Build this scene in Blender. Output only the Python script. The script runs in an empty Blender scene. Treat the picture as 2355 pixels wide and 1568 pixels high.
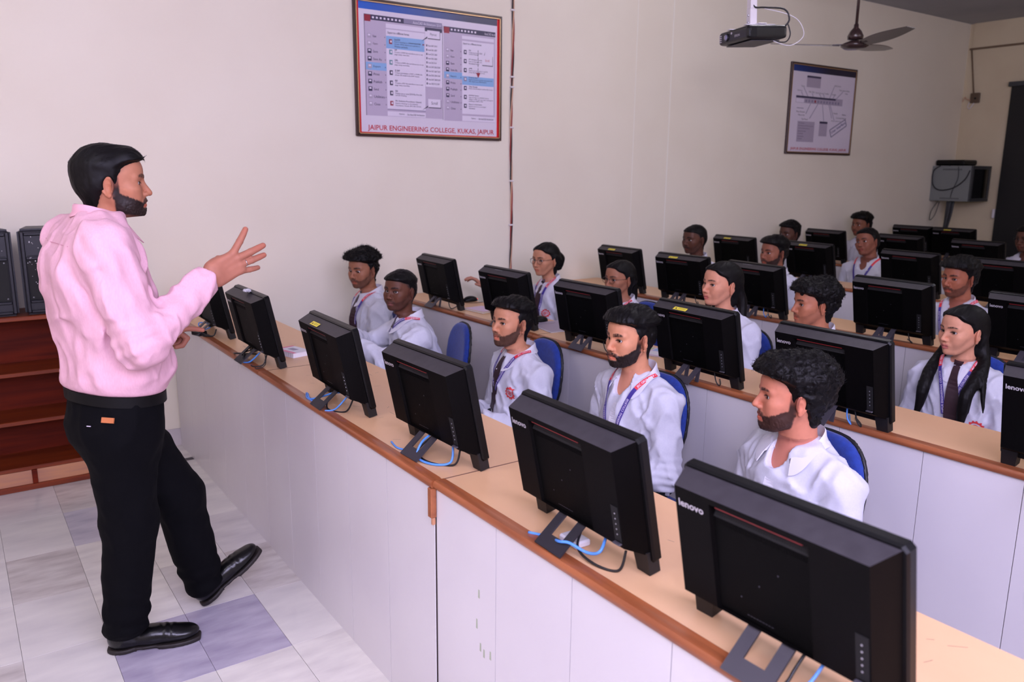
import bpy, bmesh, math, random
import numpy as np
from mathutils import Matrix, Vector, Quaternion
random.seed(7); np.random.seed(7)
scene = bpy.context.scene
COL = scene.collection
PI = math.pi

# ------------------------------------------------------------------ camera
CAM_H = 1.64
cam_data = bpy.data.cameras.new('camera')
cam = bpy.data.objects.new('camera', cam_data); COL.objects.link(cam)
def camera_axes(f=1850.0, vp=(-147.0, 381.0), roll=0.0095, W=2355.0, H=1568.0):
    d = Vector((vp[0]-W/2, -(vp[1]-H/2), -f)).normalized()
    up = Vector((1, -roll, 0)).cross(d).normalized()
    if up.y < 0: up = -up
    xr = d.cross(up)
    return Matrix((xr, d, up))
cam.matrix_world = Matrix.Translation((0, 0, CAM_H)) @ camera_axes().to_4x4()
cam_data.sensor_width = 36.0; cam_data.sensor_fit = 'HORIZONTAL'
cam_data.lens = 1850.0/2355.0*36.0
cam_data.clip_start = 0.05
cam_data.dof.use_dof = True
cam_data.dof.focus_distance = 2.7
cam_data.dof.aperture_fstop = 4.0
scene.camera = cam

# ------------------------------------------------------------------ world, lights, exposure
def srgb(*c):
    if len(c) == 1: c = c[0]
    out = []
    for v in c:
        v = v/255.0
        out.append(v/12.92 if v <= 0.04045 else ((v+0.055)/1.055)**2.4)
    return tuple(out)
world = bpy.data.worlds.new('world'); scene.world = world
world.use_nodes = True
world.node_tree.nodes['Background'].inputs[0].default_value = (0.8, 0.85, 1.0, 1)
world.node_tree.nodes['Background'].inputs[1].default_value = 0.05
def area(name, loc, target, size, power, color, size_y=None):
    l = bpy.data.lights.new(name, 'AREA'); l.energy = power; l.color = color; l.size = size
    if size_y: l.shape = 'RECTANGLE'; l.size_y = size_y
    o = bpy.data.objects.new(name, l); COL.objects.link(o)
    o.location = loc
    o.rotation_euler = (Vector(target)-Vector(loc)).to_track_quat('-Z', 'Y').to_euler()
    return o
# the photographer's flash bounced off the ceiling above the camera, plus its small direct share
area('flash_bounce', (.45, -.6, 3.22), (1.3, 3.2, 0.9), 3.2, 372, (.715, .66, 1.0))
area('flash_direct', (0.0, -.05, 1.95), (1.6, 2.6, 1.0), .3, 9, (.72, .68, 1.0))
scene.view_settings.view_transform = 'Standard'
scene.view_settings.look = 'None'
scene.view_settings.gamma = 1.0
scene.view_settings.use_curve_mapping = False
scene.view_settings.exposure = 0.07
scene.cycles.max_bounces = 5; scene.cycles.diffuse_bounces = 3; scene.cycles.glossy_bounces = 2; scene.cycles.transmission_bounces = 2; scene.cycles.transparent_max_bounces = 6
scene.cycles.caustics_reflective = False; scene.cycles.caustics_refractive = False

# ------------------------------------------------------------------ helpers
def link(o, parent=None):
    COL.objects.link(o)
    if parent is not None: o.parent = parent
    return o
def tag(o, label=None, cat=None, group=None, kind=None):
    if label: o['label'] = label
    if cat: o['category'] = cat
    if group: o['group'] = group
    if kind: o['kind'] = kind
    return o
def empty(name, loc=(0, 0, 0), rz=0.0, label=None, cat=None, group=None):
    o = bpy.data.objects.new(name, None); COL.objects.link(o)
    o.empty_display_size = 0.1
    o.location = loc; o.rotation_euler = (0, 0, rz)
    return tag(o, label, cat, group)
def copy_tree(o, parent=None):
    c = o.copy(); COL.objects.link(c)
    if parent is not None: c.parent = parent
    for ch in o.children: copy_tree(ch, c)
    return c
def mesh_np(name, V, F, mat=None, parent=None, smooth=True, attr=None):
    """V (n,3) array, F (m,3 or 4) int array"""
    me = bpy.data.meshes.new(name)
    V = np.asarray(V, np.float32); F = np.asarray(F, np.int32)
    k = F.shape[1]
    me.vertices.add(len(V)); me.vertices.foreach_set('co', V.ravel())
    me.loops.add(F.size); me.loops.foreach_set('vertex_index', F.ravel())
    me.polygons.add(len(F))
    me.polygons.foreach_set('loop_start', np.arange(len(F), dtype=np.int32)*k)
    me.polygons.foreach_set('loop_total', np.full(len(F), k, np.int32))
    me.update(calc_edges=True)
    if smooth: me.polygons.foreach_set('use_smooth', np.ones(len(F), bool))
    if attr is not None:
        a = me.color_attributes.new('tint', 'FLOAT_COLOR', 'POINT')
        buf = np.ones((len(V), 4), np.float32); buf[:, :3] = attr
        a.data.foreach_set('color', buf.ravel())
    if mat is not None: me.materials.append(mat)
    me.validate()
    o = bpy.data.objects.new(name, me)
    return link(o, parent)

class MB:
    def __init__(s): s.v = []; s.f = []; s.m = []
    def add(s, V, F, mi=0):
        n = len(s.v); s.v += [tuple(v) for v in V]; s.f += [tuple(i+n for i in f) for f in F]; s.m += [mi]*len(F); return s
    def box(s, lo, hi, mi=0, bev=0.0, M=None):
        (x0, y0, z0), (x1, y1, z1) = lo, hi
        if bev <= 0:
            V = [(x0,y0,z0),(x1,y0,z0),(x1,y1,z0),(x0,y1,z0),(x0,y0,z1),(x1,y0,z1),(x1,y1,z1),(x0,y1,z1)]
            F = [(3,2,1,0),(4,5,6,7),(0,1,5,4),(1,2,6,5),(2,3,7,6),(3,0,4,7)]
        else:
            b = bev; V = []; F = []
            C = [(x,y,z) for z in (0,1) for y in (0,1) for x in (0,1)]
            L = (x0,y0,z0); Hh = (x1,y1,z1); idx = {}
            for c in C:
                for ax in range(3):
                    p = []
                    for a in range(3):
                        base = Hh[a] if c[a] else L[a]
                        if a != ax: base += -b if c[a] else b
                        p.append(base)
                    idx[(c, ax)] = len(V); V.append(tuple(p))
            for ax in range(3):
                a1, a2 = [a for a in range(3) if a != ax]
                for sd in (0, 1):
                    q = []
                    for u, w in ((0,0),(1,0),(1,1),(0,1)):
                        c = [0,0,0]; c[ax] = sd; c[a1] = u; c[a2] = w; q.append(idx[(tuple(c), ax)])
                    flip = (sd == 0) ^ (ax == 1)
                    F.append(tuple(reversed(q)) if flip else tuple(q))
            for a in range(3):          # edges along axis a
                b1, b2 = [x for x in range(3) if x != a]
                for u in (0,1):
                    for w in (0,1):
                        c0 = [0,0,0]; c0[b1] = u; c0[b2] = w; c1 = list(c0); c1[a] = 1
                        c0, c1 = tuple(c0), tuple(c1)
                        F.append((idx[(c0,b1)], idx[(c0,b2)], idx[(c1,b2)], idx[(c1,b1)]))
            for c in C: F.append((idx[(c,0)], idx[(c,1)], idx[(c,2)]))
        if M is not None: V = [M @ Vector(v) for v in V]
        return s.add(V, F, mi)
    def tube(s, pts, r, n=8, mi=0, cap=True, rs=None):
        pts = [Vector(p) for p in pts]; V = []; F = []
        prev = None
        for i, p in enumerate(pts):
            d = (pts[min(i+1, len(pts)-1)]-pts[max(i-1, 0)])
            if d.length < 1e-9: d = Vector((0,0,1))
            d.normalize()
            if prev is None:
                u = d.orthogonal().normalized()
            else:
                u = (prev - d*prev.dot(d))
                u = u.normalized() if u.length > 1e-6 else d.orthogonal().normalized()
            prev = u; w = d.cross(u)
            rr = rs[i] if rs else r
            for k in range(n):
                a = 2*PI*k/n; V.append(p+(u*math.cos(a)+w*math.sin(a))*rr)
        for i in range(len(pts)-1):
            for k in range(n):
                F.append((i*n+k, i*n+(k+1)%n, (i+1)*n+(k+1)%n, (i+1)*n+k))
        if cap:
            F.append(tuple(reversed(range(n)))); F.append(tuple((len(pts)-1)*n+k for k in range(n)))
        return s.add(V, F, mi)
    def lathe(s, prof, n=24, mi=0, M=None):
        V = []; F = []
        for r, z in prof:
            for k in range(n):
                a = 2*PI*k/n; V.append((r*math.cos(a), r*math.sin(a), z))
        for i in range(len(prof)-1):
            for k in range(n):
                F.append((i*n+k, i*n+(k+1)%n, (i+1)*n+(k+1)%n, (i+1)*n+k))
        F.append(tuple(reversed(range(n)))); F.append(tuple((len(prof)-1)*n+k for k in range(n)))
        if M is not None: V = [M @ Vector(v) for v in V]
        return s.add(V, F, mi)
    def prism(s, poly, ax, a0, a1, mi=0, M=None):
        """extrude 2-D polygon (other two axes, cyclic order) along axis ax"""
        n = len(poly); V = []
        for t in (a0, a1):
            for p in poly:
                v = [0,0,0]; v[ax] = t; v[(ax+1)%3] = p[0]; v[(ax+2)%3] = p[1]; V.append(v)
        F = [tuple(reversed(range(n))), tuple(range(n, 2*n))]
        for i in range(n): F.append((i, (i+1)%n, n+(i+1)%n, n+i))
        if M is not None: V = [M @ Vector(v) for v in V]
        return s.add(V, F, mi)
    def grid(s, P, mi=0, closed=False):
        """P[i][j] points"""
        ni, nj = len(P), len(P[0]); V = [p for r in P for p in r]; F = []
        for i in range(ni-1):
            for j in range(nj-1 if not closed else nj):
                F.append((i*nj+j, i*nj+(j+1)%nj, (i+1)*nj+(j+1)%nj, (i+1)*nj+j))
        return s.add(V, F, mi)
    def build(s, name, mats, parent=None, smooth=False, loc=None, angle=None, fix=True):
        me = bpy.data.meshes.new(name)
        me.from_pydata([tuple(v) for v in s.v], [], s.f)
        for m in (mats if isinstance(mats, (list, tuple)) else [mats]): me.materials.append(m)
        for p, mi in zip(me.polygons, s.m): p.material_index = mi
        if fix:
            bm = bmesh.new(); bm.from_mesh(me); bmesh.ops.recalc_face_normals(bm, faces=bm.faces); bm.to_mesh(me); bm.free()
        if smooth or angle:
            for p in me.polygons: p.use_smooth = True
            if angle:
                try: me.set_sharp_from_angle(angle=math.radians(angle))
                except Exception: pass
        o = bpy.data.objects.new(name, me); link(o, parent)
        if loc: o.location = loc
        return o

def text_data(txt, size=1.0, bold=0.0, sx=1.0, spacing=1.0, align='LEFT'):
    cu = bpy.data.curves.new('lettering', 'FONT'); cu.body = txt; cu.size = size
    cu.offset = bold; cu.space_character = spacing; cu.align_x = align; cu.resolution_u = 2
    o = bpy.data.objects.new('lettering', cu); COL.objects.link(o)
    dg = bpy.context.evaluated_depsgraph_get()
    me = o.evaluated_get(dg).to_mesh()
    V = [(v.co.x*sx, v.co.y) for v in me.vertices]; F = [tuple(p.vertices) for p in me.polygons]
    o.evaluated_get(dg).to_mesh_clear()
    bpy.data.objects.remove(o); bpy.data.curves.remove(cu)
    return V, F

# ------------------------------------------------------------------ materials
MATS = {}
def pmat(name, col, rough=0.5, metal=0.0, spec=0.5, noise=None, bump=None, col2=None, coat=0.0, emit=None, sheen=0.0, sss=0.0, tint=False):
    """noise=(scale, stretch xyz, detail) mixes col/col2 ; bump=(scale, strength, stretch)"""
    if name in MATS: return MATS[name]
    m = bpy.data.materials.new(name); m.use_nodes = True
    nt = m.node_tree; N = nt.nodes; L = nt.links
    b = N['Principled BSDF']
    b.inputs['Base Color'].default_value = (*col, 1)
    b.inputs['Roughness'].default_value = rough; b.inputs['Metallic'].default_value = metal
    b.inputs['Specular IOR Level'].default_value = spec
    if coat: b.inputs['Coat Weight'].default_value = coat; b.inputs['Coat Roughness'].default_value = 0.15
    if sheen: b.inputs['Sheen Weight'].default_value = sheen
    if sss:
        b.inputs['Subsurface Weight'].default_value = sss
        b.inputs['Subsurface Radius'].default_value = (1.0, 0.35, 0.2); b.inputs['Subsurface Scale'].default_value = 0.004
    if emit:
        b.inputs['Emission Color'].default_value = (*emit[0], 1); b.inputs['Emission Strength'].default_value = emit[1]
    tc = N.new('ShaderNodeTexCoord')
    src = None
    if tint:
        at = N.new('ShaderNodeAttribute'); at.attribute_name = 'tint'; src = at.outputs['Color']
    if noise:
        mp = N.new('ShaderNodeMapping'); mp.inputs['Scale'].default_value = noise[1]
        L.new(tc.outputs['Object'], mp.inputs['Vector'])
        nz = N.new('ShaderNodeTexNoise'); nz.inputs['Scale'].default_value = noise[0]; nz.inputs['Detail'].default_value = noise[2] if len(noise) > 2 else 4
        L.new(mp.outputs[0], nz.inputs['Vector'])
        rp = N.new('ShaderNodeMapRange'); rp.inputs[1].default_value = 0.35; rp.inputs[2].default_value = 0.65
        L.new(nz.outputs[0], rp.inputs[0])
        mx = N.new('ShaderNodeMix'); mx.data_type = 'RGBA'
        L.new(rp.outputs[0], mx.inputs[0])
        if tint:
            mx.blend_type = 'MULTIPLY'; mx.inputs[6].default_value = (1,1,1,1)
            L.new(src, mx.inputs[6]); mx.inputs[7].default_value = (*col2, 1)
        else:
            mx.inputs[6].default_value = (*col, 1); mx.inputs[7].default_value = (*(col2 or col), 1)
        src = mx.outputs[2]
    if src is not None: L.new(src, b.inputs['Base Color'])
    if bump:
        mp2 = N.new('ShaderNodeMapping')
        if len(bump) > 2: mp2.inputs['Scale'].default_value = bump[2]
        L.new(tc.outputs['Object'], mp2.inputs['Vector'])
        n2 = N.new('ShaderNodeTexNoise'); n2.inputs['Scale'].default_value = bump[0]; n2.inputs['Detail'].default_value = 3
        L.new(mp2.outputs[0], n2.inputs['Vector'])
        bp = N.new('ShaderNodeBump'); bp.inputs['Strength'].default_value = bump[1]; bp.inputs['Distance'].default_value = 0.01
        L.new(n2.outputs[0], bp.inputs['Height']); L.new(bp.outputs[0], b.inputs['Normal'])
    MATS[name] = m
    return m
# ------------------------------------------------------------------ room shell
WY, BX, FX, RY, CZ = 4.95, 9.81, -1.75, -2.6, 3.32
M_wall = pmat('wall_paint', srgb(240, 231, 212), 0.75, noise=(1.3, (1,1,1), 5), col2=srgb(236, 226, 206), bump=(9, 0.03))
M_wallb = pmat('wall_paint_tan', srgb(222, 208, 176), 0.8, noise=(1.5, (1,1,1), 4), col2=srgb(214, 198, 166))
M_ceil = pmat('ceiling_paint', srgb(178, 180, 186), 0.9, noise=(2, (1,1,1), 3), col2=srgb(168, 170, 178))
M_skirt = pmat('skirting_marble', srgb(214, 206, 204), 0.3, noise=(6, (1,1,1), 5), col2=srgb(196, 188, 190))
M_grout = pmat('floor_grout', srgb(168, 160, 158), 0.8)
M_strip = pmat('floor_dark_strip', srgb(70, 66, 66), 0.5)
def structure(name, mb, mat, parent=None, **k):
    o = mb.build(name, mat, parent, **k)
    if parent is None: o['kind'] = 'structure'
    return o
structure('wall_left', MB().box((FX-.15, WY, 0), (BX+.15, WY+.15, CZ)), M_wall)
structure('wall_back', MB().box((BX, RY, 0), (BX+.15, WY, CZ)), M_wallb)
structure('wall_front', MB().box((FX-.15, RY, 0), (FX, WY, CZ)), M_wall)
structure('wall_right', MB().box((FX-.15, RY-.15, 0), (BX+.15, RY, CZ)), M_wall)
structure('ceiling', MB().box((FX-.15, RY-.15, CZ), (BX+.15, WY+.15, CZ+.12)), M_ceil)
structure('baseboard_left', MB().box((FX, WY-.014, 0), (BX, WY-.0005, .105), bev=.003), M_skirt)
structure('baseboard_back', MB().box((BX-.014, RY, 0), (BX-.0005, WY-.015, .105), bev=.003), M_skirt)
structure('trim_1', MB().box((5.052, WY-.0016, .105), (5.064, WY-.0003, CZ)), pmat('wall_strip', srgb(246, 240, 226), .7))
structure('trim_2', MB().box((4.657, WY-.0014, .105), (4.665, WY-.0003, CZ)), pmat('wall_strip', srgb(246, 240, 226), .7))
M_conc = pmat('beam_paint', srgb(190, 172, 146), 0.8)
structure('trim_3', MB().box((BX-.02, 3.2, 3.055), (BX-.0004, WY-.05, CZ-.001)), M_wallb)
structure('trim_4', MB().box((BX-.032, 3.2, 3.035), (BX-.0004, WY-.03, 3.054)), pmat('conduit_brown', srgb(120, 98, 76), 0.6))

# floor: a bed with marble slabs laid one by one
floor = structure('floor', MB().box((FX-.15, RY-.15, -.1), (BX+.15, WY+.15, -.006)), M_grout)
marbles = []
for i, (a, b) in enumerate([((230,226,216),(210,206,200)), ((224,220,212),(198,193,190)), ((212,208,210),(180,175,184)), ((190,184,196),(160,152,170)), ((234,230,218),(214,209,200)), ((218,213,204),(188,180,172))]):
    marbles.append(pmat('marble_%s' % 'abcdef'[i], srgb(a), 0.16, noise=(2.3+.5*i, (1.0, 3.2, 1), 7), col2=srgb(b), spec=0.5))
tiles = {}
def tile_mesh(w, l, k):
    key = (round(w,3), round(l,3), k)
    if key not in tiles:
        mb = MB().box((0.0006, 0.0006, -.02), (w-.0006, l-.0006, 0), bev=.0004)
        me = bpy.data.meshes.new('tile'); me.from_pydata([tuple(v) for v in mb.v], [], mb.f); me.materials.append(marbles[k])
        tiles[key] = me
    return tiles[key]
rr = random.Random(3)
TW, TL = .262, .424
big = MB()
for i in range(-7, 4):
    for j in range(-1, 10):
        x = .055+.262*i; y = 2.525+TL*(j-4)
        if x+TW < -1.7 or y > 4.64: continue
        k = rr.choice([0,0,1,1,4,4,5,2])
        if (i, j) in ((1,4),(2,4)): k = 3
        if (i, j) in ((1,7),): k = 2
        if (i, j) in ((0,6),): k = 5
        o = bpy.data.objects.new('tile', tile_mesh(TW, TL, k)); link(o, floor); o.location = (x, y, -.0001*(k%3))
for x in np.arange(.055+.262*4, BX, .524):        # under and behind the desks, out of sight
    big.box((x+.001, RY, -.02), (min(x+.523, BX), WY, -.0004))
big.build('paving', marbles[1], floor)
for i in range(-4, 4):
    o = bpy.data.objects.new('tile', tile_mesh(.30, .262, rr.choice([0, 1, 4]))); link(o, floor); o.location = (-.15+.30*i, 4.688, 0)
MB().box((FX, 4.641, -.02), (1.1, 4.686, .0004)).build('border_strip', M_strip, floor)

# ------------------------------------------------------------------ posters
def fit_text(mb, txt, P, u0, u1, v0, v1, mi=0, bold=0.0):
    """flat lettering filling the box u0..u1, v0..v1 (v downwards) of the mapping P"""
    V, F = text_data(txt, 1.0, bold)
    if not V: return
    xs = [v[0] for v in V]; ys = [v[1] for v in V]
    x0, x1, y0, y1 = min(xs), max(xs), min(ys), max(ys)
    y0 = min(y0, 0.0) if y0 > -.05 else y0
    mb.add([P(u0+(v[0]-x0)/(x1-x0)*(u1-u0), v1-(v[1]-y0)/(y1-y0)*(v1-v0)) for v in V], F, mi)
M_frame = pmat('frame_wood', srgb(58, 34, 30), 0.35); M_gold = pmat('frame_gilt', srgb(196, 160, 120), 0.35, metal=0.6)
C_p = dict(paper=srgb(222,212,226), red=srgb(214,34,40), lilac=srgb(192,178,200), white=srgb(226,216,232), dark=srgb(62,56,84), sky=srgb(140,178,222), text=srgb(70,62,84), logo=srgb(150,40,60), txtred=srgb(190,30,44), grey=srgb(176,164,184), teal=srgb(110,150,160), midgrey=srgb(140,132,160))
MP = {k: pmat('print_'+k, v, 0.35, spec=0.3) for k, v in C_p.items()}
def band_mat(name, a, b, x0, x1):
    m = bpy.data.materials.new(name); m.use_nodes = True; nt = m.node_tree; bs = nt.nodes['Principled BSDF']; bs.inputs['Roughness'].default_value = .35
    tc = nt.nodes.new('ShaderNodeTexCoord'); sp = nt.nodes.new('ShaderNodeSeparateXYZ'); mr = nt.nodes.new('ShaderNodeMapRange'); mx = nt.nodes.new('ShaderNodeMix'); mx.data_type = 'RGBA'
    nt.links.new(tc.outputs['Object'], sp.inputs[0]); nt.links.new(sp.outputs[0], mr.inputs[0]); mr.inputs[1].default_value = x0; mr.inputs[2].default_value = x1
    nt.links.new(mr.outputs[0], mx.inputs[0]); mx.inputs[6].default_value = (*srgb(a), 1); mx.inputs[7].default_value = (*srgb(b), 1)
    nt.links.new(mx.outputs[2], bs.inputs['Base Color']); return m
def poster(x0, x1, z0, z1, label, red_border):
    W, Hh = x1-x0, z1-z0
    root = empty('framed_poster', (x0, WY, z0), 0, label, 'poster', 'framed college posters on the cream wall')
    fr = MB(); t = .016
    fr.box((0, -.022, 0), (t, -.001, Hh), bev=.003); fr.box((W-t, -.022, 0), (W, -.001, Hh), bev=.003)
    fr.box((t, -.022, 0), (W-t, -.001, t), bev=.003); fr.box((t, -.022, Hh-t), (W-t, -.001, Hh), bev=.003)
    g = .006
    fr.box((t, -.024, t), (t+g, -.0195, Hh-t), 1); fr.box((W-t-g, -.024, t), (W-t, -.0195, Hh-t), 1)
    fr.box((t, -.024, t), (W-t, -.0195, t+g), 1); fr.box((t, -.024, Hh-t-g), (W-t, -.0195, Hh-t), 1)
    fr.build('frame', [M_frame, M_gold], root)
    sheet = MB().box((t, -.012, t), (W-t, -.004, Hh-t)).build('print_sheet', MP['red'] if red_border else MP['paper'], root)
    def Pm(d): return lambda u, v: (u*W, -.012-d, Hh-v*Hh)
    def rect(mb, d, u0, u1, v0, v1, mi=0):
        P = Pm(d); mb.add([P(u0,v1), P(u1,v1), P(u1,v0), P(u0,v0)], [(0,1,2,3)], mi)
    return root, sheet, W, Hh, Pm, rect

root, sheet, W, Hh, Pm, rect = poster(2.232, 3.354, 1.852, 2.695, 'large red-bordered screenshot poster hung left of the wall cable', True)
A = MB(); e = .0004
K = ['paper','lilac','white','dark','sky','grey','logo','teal','text','midgrey']; mi = {k: i for i, k in enumerate(K)}
rect(A, e, .034, .966, .045, .966, mi['paper'])
for (u0, u1, v1) in ((.066, .570, .843), (.581, .953, .853)):
    v0 = .112 if u0 < .5 else .13
    rect(A, 2*e, u0, u1, v0, v1, mi['lilac'])
    rect(A, 3*e, u0, u1, v0, v0+.038, mi['dark'])
    if u0 < .5: rect(A, 3.2*e, u0+.25, u1, v0, v0+.034, mi['midgrey'])
    rect(A, 4*e, u0+.003, u0+.04, v0+.004, v0+.05, mi['logo'])
    for q in range(8): rect(A, 4*e, u0+.05+.024*q, u0+.062+.024*q, v0+.012, v0+.026, mi['white'])
L1 = dict(x=.201, w=.252)
rect(A, 3*e, .201, .453, .163, .195, mi['white']); rect(A, 3*e, .201, .453, .203, .787, mi['white']); rect(A, 3*e, .201, .4535, .787, .793, mi['midgrey'])
rect(A, 4*e, .201, .449, .251, .342, mi['sky']); rect(A, 4*e, .071, .2, .453, .509, mi['sky'])
rect(A, 3*e, .454, .570, .155, .185, mi['dark']); rect(A, 3*e, .455, .570, .185, .601, mi['white']); rect(A, 3*e, .572, .5745, .128, .85, mi['dark'])
rect(A, 3*e, .066, .069, .15, .843, mi['text'])
rect(A, 3*e, .71, .942, .185, .21, mi['white']); rect(A, 3*e, .71, .942, .224, .793, mi['white']); rect(A, 4*e, .71, .942, .496, .564, mi['sky']); rect(A, 4*e, .583, .71, .472, .524, mi['sky'])
rect(A, 3*e, .201, .453, .805, .84, mi['white']); rect(A, 3*e, .71, .953, .808, .85, mi['white'])
for i in range(10):
    v = .247+.0548*i
    for (uu, vv, s) in ((.083, v, 1), (.596, .292+.0498*i, .9)):
        rect(A, 5*e, uu, uu+.024*s, vv, vv+.032*s, mi['grey' if i in (0,1,4,8,9) else 'dark'])
        rect(A, 6*e, uu+.005, uu+.019*s, vv+.005, vv+.017*s, mi['white'])
        rect(A, 5*e, (.191 if uu < .5 else .699), (.194 if uu < .5 else .702), vv+.014, vv+.022, mi['text'])
for i in range(7):
    v = .27+.0755*i; rect(A, 5*e, .219, .239, v+.004, v+.038, mi['logo' if i in (0, 6) else ('teal' if i < 3 else 'dark')]); rect(A, 6*e, .226, .236, v+.012, v+.028, mi['white'])
    v = .293+(.07*i if i < 3 else .07*i+.0)
    rect(A, 5*e, .722, .742, v, v+.032, mi['dark' if i != 3 else 'midgrey']); rect(A, 6*e, .728, .738, v+.008, v+.022, mi['white'])
for i in range(10): rect(A, 5*e, .462, .468, .282+.0318*i, .298+.0318*i, mi['dark'])
for (u0, u1, v0, v1) in ((.469, .554, .176, .235), (.470, .557, .694, .757), (.853, .932, .320, .397)):
    rect(A, 6*e, u0+.003, u1+.003, v0+.005, v1+.006, mi['text']); rect(A, 7*e, u0, u1, v0, v1, mi['white'])
P = Pm(6.5*e)
for a, b, c in (((.47,.222), (.43,.262), (.476,.232)), ((.47,.745), (.43,.782), (.478,.752)), ((.868,.322), (.878,.29), (.872,.322))):
    A.add([P(*a), P(*b), P(*c)], [(0,1,2)], mi['text'])
for q in range(7): rect(A, 6*e, .8235, .8265, .285+.028*q, .304+.028*q, mi['text'])
P = Pm(7*e); A.add([P(.811,.462), P(.841,.462), P(.826,.503)], [(0,1,2)], mi['logo'])
rect(A, 6*e, .355, .425, .286, .2885, mi['text']); A.add([P(.437,.283), P(.452,.288), P(.437,.296)], [(0,1,2)], mi['logo'])
A.build('printed_artwork', [MP[k] for k in K], root, fix=False)
B = MB(); rect(B, 2*e, .034, .966, .020, .078); B.build('blue_band', band_mat('band_near', (24,92,196), (34,30,76), .05, .85), root, fix=False)
T = MB(); fit_text(T, 'JAIPUR ENGINEERING COLLEGE, KUKAS, JAIPUR', Pm(3*e), .073, .945, .912, .962, 0, .012); T.build('lettering', [MP['txtred']], root, fix=False)
T = MB()
for i, w in enumerate(['New','Open','Save','Save As','Export','Print','Publish','Send','Utilities','Close']):
    for uu, vv, s in ((.117, .255+.0548*i, 1), (.628, .299+.0498*i, .9)): fit_text(T, w, Pm(6*e), uu, uu+.0075*len(w)*s, vv, vv+.018*s, 1)
fit_text(T, 'Export to a different format', Pm(5*e), .211, .35, .218, .24, 1, .01); fit_text(T, 'Export to a different format', Pm(5*e), .717, .85, .236, .254, 1, .01)
for i, (h, l) in enumerate([('AutoCAD','Exports drawings to different AutoCAD|formats. DWG objects are exploded to|Windows and blocks.'), ('DWF','Creates a DWF file and allows you to set|page setup overrides.'), ('DWFx','Creates a DWFx file and allows you to set|page setup overrides.'), ('3D DWF','Creates and displays a DWF or DWFx file|of your 3D model in the DWF Viewer.'), ('PDF','Creates a PDF file and allows you to set|page setup overrides.'), ('DGN','Creates one or more DGN files from the|current drawing.'), ('IFC (Industry Foundation Classes)','Exports drawings to the Industry|Foundation Classes (IFC) file format.')]):
    v = .266+.0755*i; fit_text(T, h, Pm(6*e), .253, .253+.0052*len(h), v, v+.014, 1, .012)
    for q, s in enumerate(l.split('|')): fit_text(T, s, Pm(6*e), .253, .253+.0046*len(s), v+.018+.016*q, v+.031+.016*q, 1)
for i, (h, l) in enumerate([('DGN','Creates one or more DGN|current drawing.'), ('IFC (Industry Foundation','Exports drawings to the|Foundation Classes'), ('gbXML','Exports your information to gbXML|(Green Building XML) format.'), ('Property Data','Exports property set data associated with|AEC objects to an MDB database.'), ('Other Formats','Export the drawing to another file format.'), ('DWF/PDF Options','Opens the Export to DWF/PDF Options|dialog in which you can select settings for|publishing to DWF or PDF.'), ('Export to Automation','Exports the current drawing to|Automation.')]):
    v = .287+.0705*i; fit_text(T, h, Pm(6*e), .758, .758+.0048*len(h), v, v+.012, 1, .012)
    for q, s in enumerate(l.split('|')): fit_text(T, s, Pm(6*e), .758, .758+.0042*len(s), v+.016+.0145*q, v+.028+.0145*q, 1)
for i, w in enumerate(['AutoCAD 2010','AutoCAD 2007','AutoCAD 2004','AutoCAD 2000','AutoCAD R14','AutoCAD 2010 DXF','AutoCAD 2007 DXF','AutoCAD 2004 DXF','AutoCAD 2000 DXF','AutoCAD R12 DXF']):
    fit_text(T, w, Pm(6*e), .472, .472+.0052*len(w), .284+.0318*i, .297+.0318*i, 1)
fit_text(T, 'Flyout', Pm(8*e), .488, .532, .195, .219, 1); fit_text(T, 'Scroll', Pm(8*e), .492, .535, .713, .736, 1); fit_text(T, 'Scroll', Pm(8*e), .877, .908, .35, .368, 0)
fit_text(T, 'AutoCAD Architecture 2010', Pm(6*e), .375, .563, .122, .143, 2); fit_text(T, 'AutoCAD Archi', Pm(6*e), .872, .95, .141, .16, 2)
fit_text(T, 'Options', Pm(6*e), .275, .31, .815, .83, 1); fit_text(T, 'Exit AutoCAD Architecture', Pm(6*e), .33, .445, .815, .83, 1); fit_text(T, 'Options', Pm(6*e), .775, .808, .82, .835, 1); fit_text(T, 'Exit AutoCAD Architecture', Pm(6*e), .83, .94, .82, .835, 1)
T.build('small_print', [MP['txtred'], MP['text'], MP['white']], root, fix=False)['kind'] = 'stuff'

root, sheet, W, Hh, Pm, rect = poster(6.61, 7.66, 1.828, 2.662, 'framed toolbar diagram poster beneath the ceiling fan', False)
A = MB(); K = ['grey','dark','white','midgrey','logo','text']; mi = {k: i for i, k in enumerate(K)}
rect(A, e, .24, .447, .129, .255, mi['grey']); rect(A, 2*e, .24, .447, .129, .15, mi['dark'])
rect(A, e, .10, .81, .355, .432, mi['grey']); rect(A, 2*e, .10, .70, .355, .376, mi['dark']); rect(A, 3*e, .104, .22, .385, .428, mi['white'])
for q in range(12): rect(A, 3*e, .24+.045*q, .262+.045*q, .392, .42, mi['logo' if q == 3 else 'midgrey'])
rect(A, e, .15, .404, .633, .862, mi['grey'])
rect(A, e, .478, .601, .622, .789, mi['grey']); rect(A, 2*e, .478, .601, .622, .645, mi['dark'])
P = Pm(2*e)
def seg(a, b, w=.0035):
    dx, dy = b[0]-a[0], b[1]-a[1]; L = math.hypot(dx, dy); nx, ny = -dy/L*w, dx/L*w
    A.add([P(a[0]-nx, a[1]-ny), P(b[0]-nx, b[1]-ny), P(b[0]+nx, b[1]+ny), P(a[0]+nx, a[1]+ny)], [(0,1,2,3)], mi['midgrey'])
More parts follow.
